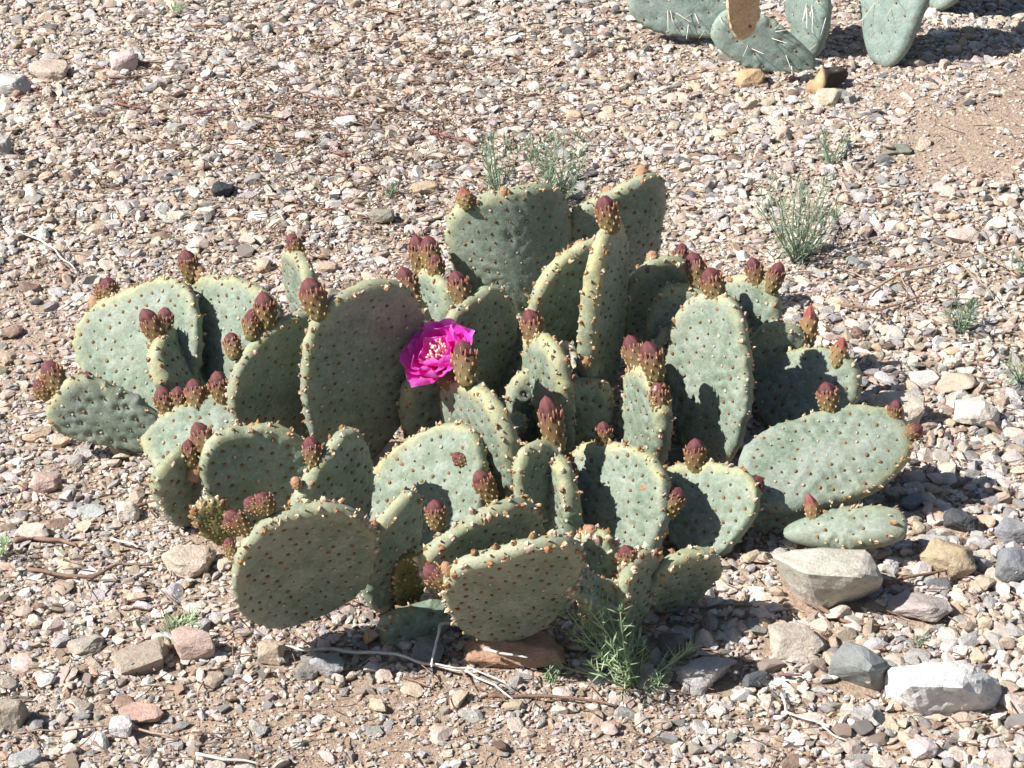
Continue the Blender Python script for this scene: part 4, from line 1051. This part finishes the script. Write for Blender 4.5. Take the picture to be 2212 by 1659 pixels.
def ico(sub):
    bm = bmesh.new(); bmesh.ops.create_icosphere(bm, subdivisions=sub, radius=1)
    V = np.array([v.co[:] for v in bm.verts]); T = np.array([[v.index for v in f.verts] for f in bm.faces]); bm.free()
    return V, T
OCTA = (np.array([(1, 0, 0), (-1, 0, 0), (0, 1, 0), (0, -1, 0), (0, 0, 1), (0, 0, -1)], float),
        np.array([(0, 2, 4), (2, 1, 4), (1, 3, 4), (3, 0, 4), (2, 0, 5), (1, 2, 5), (3, 1, 5), (0, 3, 5)]))
def gravel():
    rg_ = np.random.default_rng(42)
    cell = .0022; x0, x1, y0, y1 = -1.35, 1.35, -1.05, 1.75
    nx, ny = int((x1 - x0) / cell), int((y1 - y0) / cell)
    Hm = np.zeros((ny, nx), np.float32)
    for a, b, rx, ry, h in ROCKFOOT:
        i0, i1 = int((a - rx - x0) / cell), int((a + rx - x0) / cell); j0, j1 = int((b - ry - y0) / cell), int((b + ry - y0) / cell)
        i0, j0 = max(i0, 0), max(j0, 0); i1, j1 = min(i1, nx - 1), min(j1, ny - 1)
        if i1 <= i0 or j1 <= j0: continue
        jj, ii = np.mgrid[j0:j1, i0:i1]
        e = ((ii * cell + x0 - a) / rx) ** 2 + ((jj * cell + y0 - b) / ry) ** 2
        Hm[j0:j1, i0:i1] = np.maximum(Hm[j0:j1, i0:i1], np.where(e < 1, .05, 0))
    NP = 420000
    X = rg_.uniform(x0 + .02, x1 - .02, NP); Y = rg_.uniform(y0 + .02, y1 - .02, NP)
    px, py = project_np(X, Y, gz_np(X, Y))
    inside = (px > -90) & (px < 2300) & (py > -70) & (py < 1740)
    keep = inside | (rg_.random(NP) < .07)
    under = (px > 420) & (px < 1600) & (py > 800) & (py < 1200)          # hidden below the clump
    keep &= ~(under & (rg_.random(NP) < .75))
    X, Y, px, py, inside = X[keep], Y[keep], px[keep], py[keep], inside[keep]
    n = len(X)
    r = np.exp(rg_.normal(math.log(.0025), .58, n))
    coarse = np.clip((px - 1400) / 500, 0, 1) * np.clip((py - 500) / 500, 0, 1)
    fine = np.exp(-((px - 1100) / 800) ** 2) * np.clip((py - 1480) / 120, 0, 1)
    r = np.clip(r * (1 + .40 * coarse - .22 * fine + .12 * (py < 500)), .0013, .0115)
    bare = in_bare(px, py)
    r = np.where(rg_.random(n) < bare, np.minimum(r * .55, .0030), r)
    drop = rg_.random(n) < np.clip(bare * .75 - .05, 0, .80)
    r[~inside] *= 1.9
    o = np.argsort(-r * rg_.uniform(.75, 1.25, n)); X, Y, r, bare, drop, px, py = X[o], Y[o], r[o], bare[o], drop[o], px[o], py[o]
    asp = rg_.uniform(.45, 1.0, n); fl = rg_.uniform(.28, .62, n)
    Zp = np.zeros(n, np.float32); ok = np.zeros(n, bool); u = rg_.random(n)
    for k in range(n):
        if drop[k]: continue
        i = int((X[k] - x0) / cell); j = int((Y[k] - y0) / cell); m = max(1, int(r[k] * .75 / cell))
        ja, jb, ia, ib = max(j - m, 0), j + m + 1, max(i - m, 0), i + m + 1
        sub = Hm[ja:jb, ia:ib]; h = Hm[j, i]; hm = float(sub.mean())
        if h > .04: continue
        if hm > .0024 and u[k] < .96: continue
        z = hm * .75 + r[k] * fl[k] * .45
        Zp[k] = z; ok[k] = True
        np.maximum(sub, z + r[k] * fl[k] * .55, out=sub)
    X, Y, r, Zp, asp, fl = X[ok], Y[ok], r[ok], Zp[ok], asp[ok], fl[ok]; n = len(X)
    kk = rg_.choice(len(PAL), n, p=PALP); kk = np.where((r < .0024) & (rg_.random(n) < .25), rg_.choice([1, 2, 4], n), kk)
    C = PALC[kk] * np.array([1.06, 1.05, 1.07]) * rg_.uniform(.76, 1.16, (n, 1)) * rg_.normal(1, .018, (n, 3)); C = np.clip(C, .03, .85)
    AV, AT, AC = [], [], []; off = 0
    tier = np.where(r > .0088, 2, np.where(r > .0021, 1, 0))
    for tr3 in (2, 1, 0):
        big = tr3 == 2; sel = np.where(tier == tr3)[0]
        if not len(sel): continue
        Vb, Tb = ico(tr3) if tr3 else OCTA; nb = len(Vb)
        cap = 7000
        m = len(sel)
        # angular shapes: random planes flatten the sphere
        P = np.repeat(Vb[None], m, 0) * (1 + rg_.normal(0, .10 if not big else .05, (m, nb, 1)))
        for _ in range(5):
            d = rg_.normal(0, 1, (m, 3)); d /= np.linalg.norm(d, axis=1, keepdims=True); lim = rg_.uniform(.30, .75, (m, 1))
            dp = np.einsum('mnk,mk->mn', P, d); ex = np.maximum(dp - lim, 0); P = P - ex[..., None] * d[:, None, :]
        # random full rotation then flatten and lay with a small tilt
        S = np.stack([r[sel], r[sel] * asp[sel], r[sel] * fl[sel]], -1) * 1.28
        P = P * S[:, None, :]
        tx, ty, tz = rg_.normal(0, .22, m), rg_.normal(0, .22, m), rg_.uniform(0, 6.28, m)
        def rot(P, a, i, j):
            c, s_ = np.cos(a)[:, None], np.sin(a)[:, None]; A_, B_ = P[..., i].copy(), P[..., j].copy()
            P[..., i] = A_ * c - B_ * s_; P[..., j] = A_ * s_ + B_ * c
        rot(P, tz, 0, 1); rot(P, tx, 1, 2); rot(P, ty, 0, 2)
        P += np.stack([X[sel], Y[sel], gz_np(X[sel], Y[sel]) + Zp[sel]], -1)[:, None, :]
        T = (Tb[None] + (np.arange(m) * nb)[:, None, None]).reshape(-1, 3) + off
        AV.append(P.reshape(-1, 3)); AT.append(T); AC.append(np.repeat(C[sel], nb, 0)); off += m * nb
    me = mesh_np('gravel', np.concatenate(AV), [np.concatenate(AT)], M['gravel'], np.concatenate(AC), False)
    tag(link('gravel', me), 'mixed cream pink and grey desert gravel covering the ground', 'gravel', kind='stuff')
    print('gravel pebbles', n, 'tris', sum(len(t) for t in AT))
gravel()

def litter():
    rl = np.random.default_rng(3); a = Acc()
    for k in range(4200):
        if k < 2700: px, py = rl.normal(760, 380), rl.normal(220, 160)
        else: px, py = rl.uniform(-20, 2230), rl.uniform(0, 1655)
        if not (-40 < px < 2260 and 2 < py < 1660): continue
        g = at_g(px, py, .0075); L_ = rl.uniform(.006, .032); an = rl.uniform(0, 6.28)
        d = np.array((math.cos(an), math.sin(an) , rl.normal(0, .12))) * L_
        c = np.array([.17, .108, .075]) * rl.uniform(.5, 1.8); p = np.array(g)
        a.tube([p - d / 2, p + rl.normal(0, .0012, 3), p + d / 2], rl.uniform(.0005, .0012), .0004, c, 4)
    tag(link('plant_litter', a.mesh('plant_litter', M['wood'], False)), 'dry brown bits of stem scattered over the gravel', 'plant litter', kind='stuff')
litter()
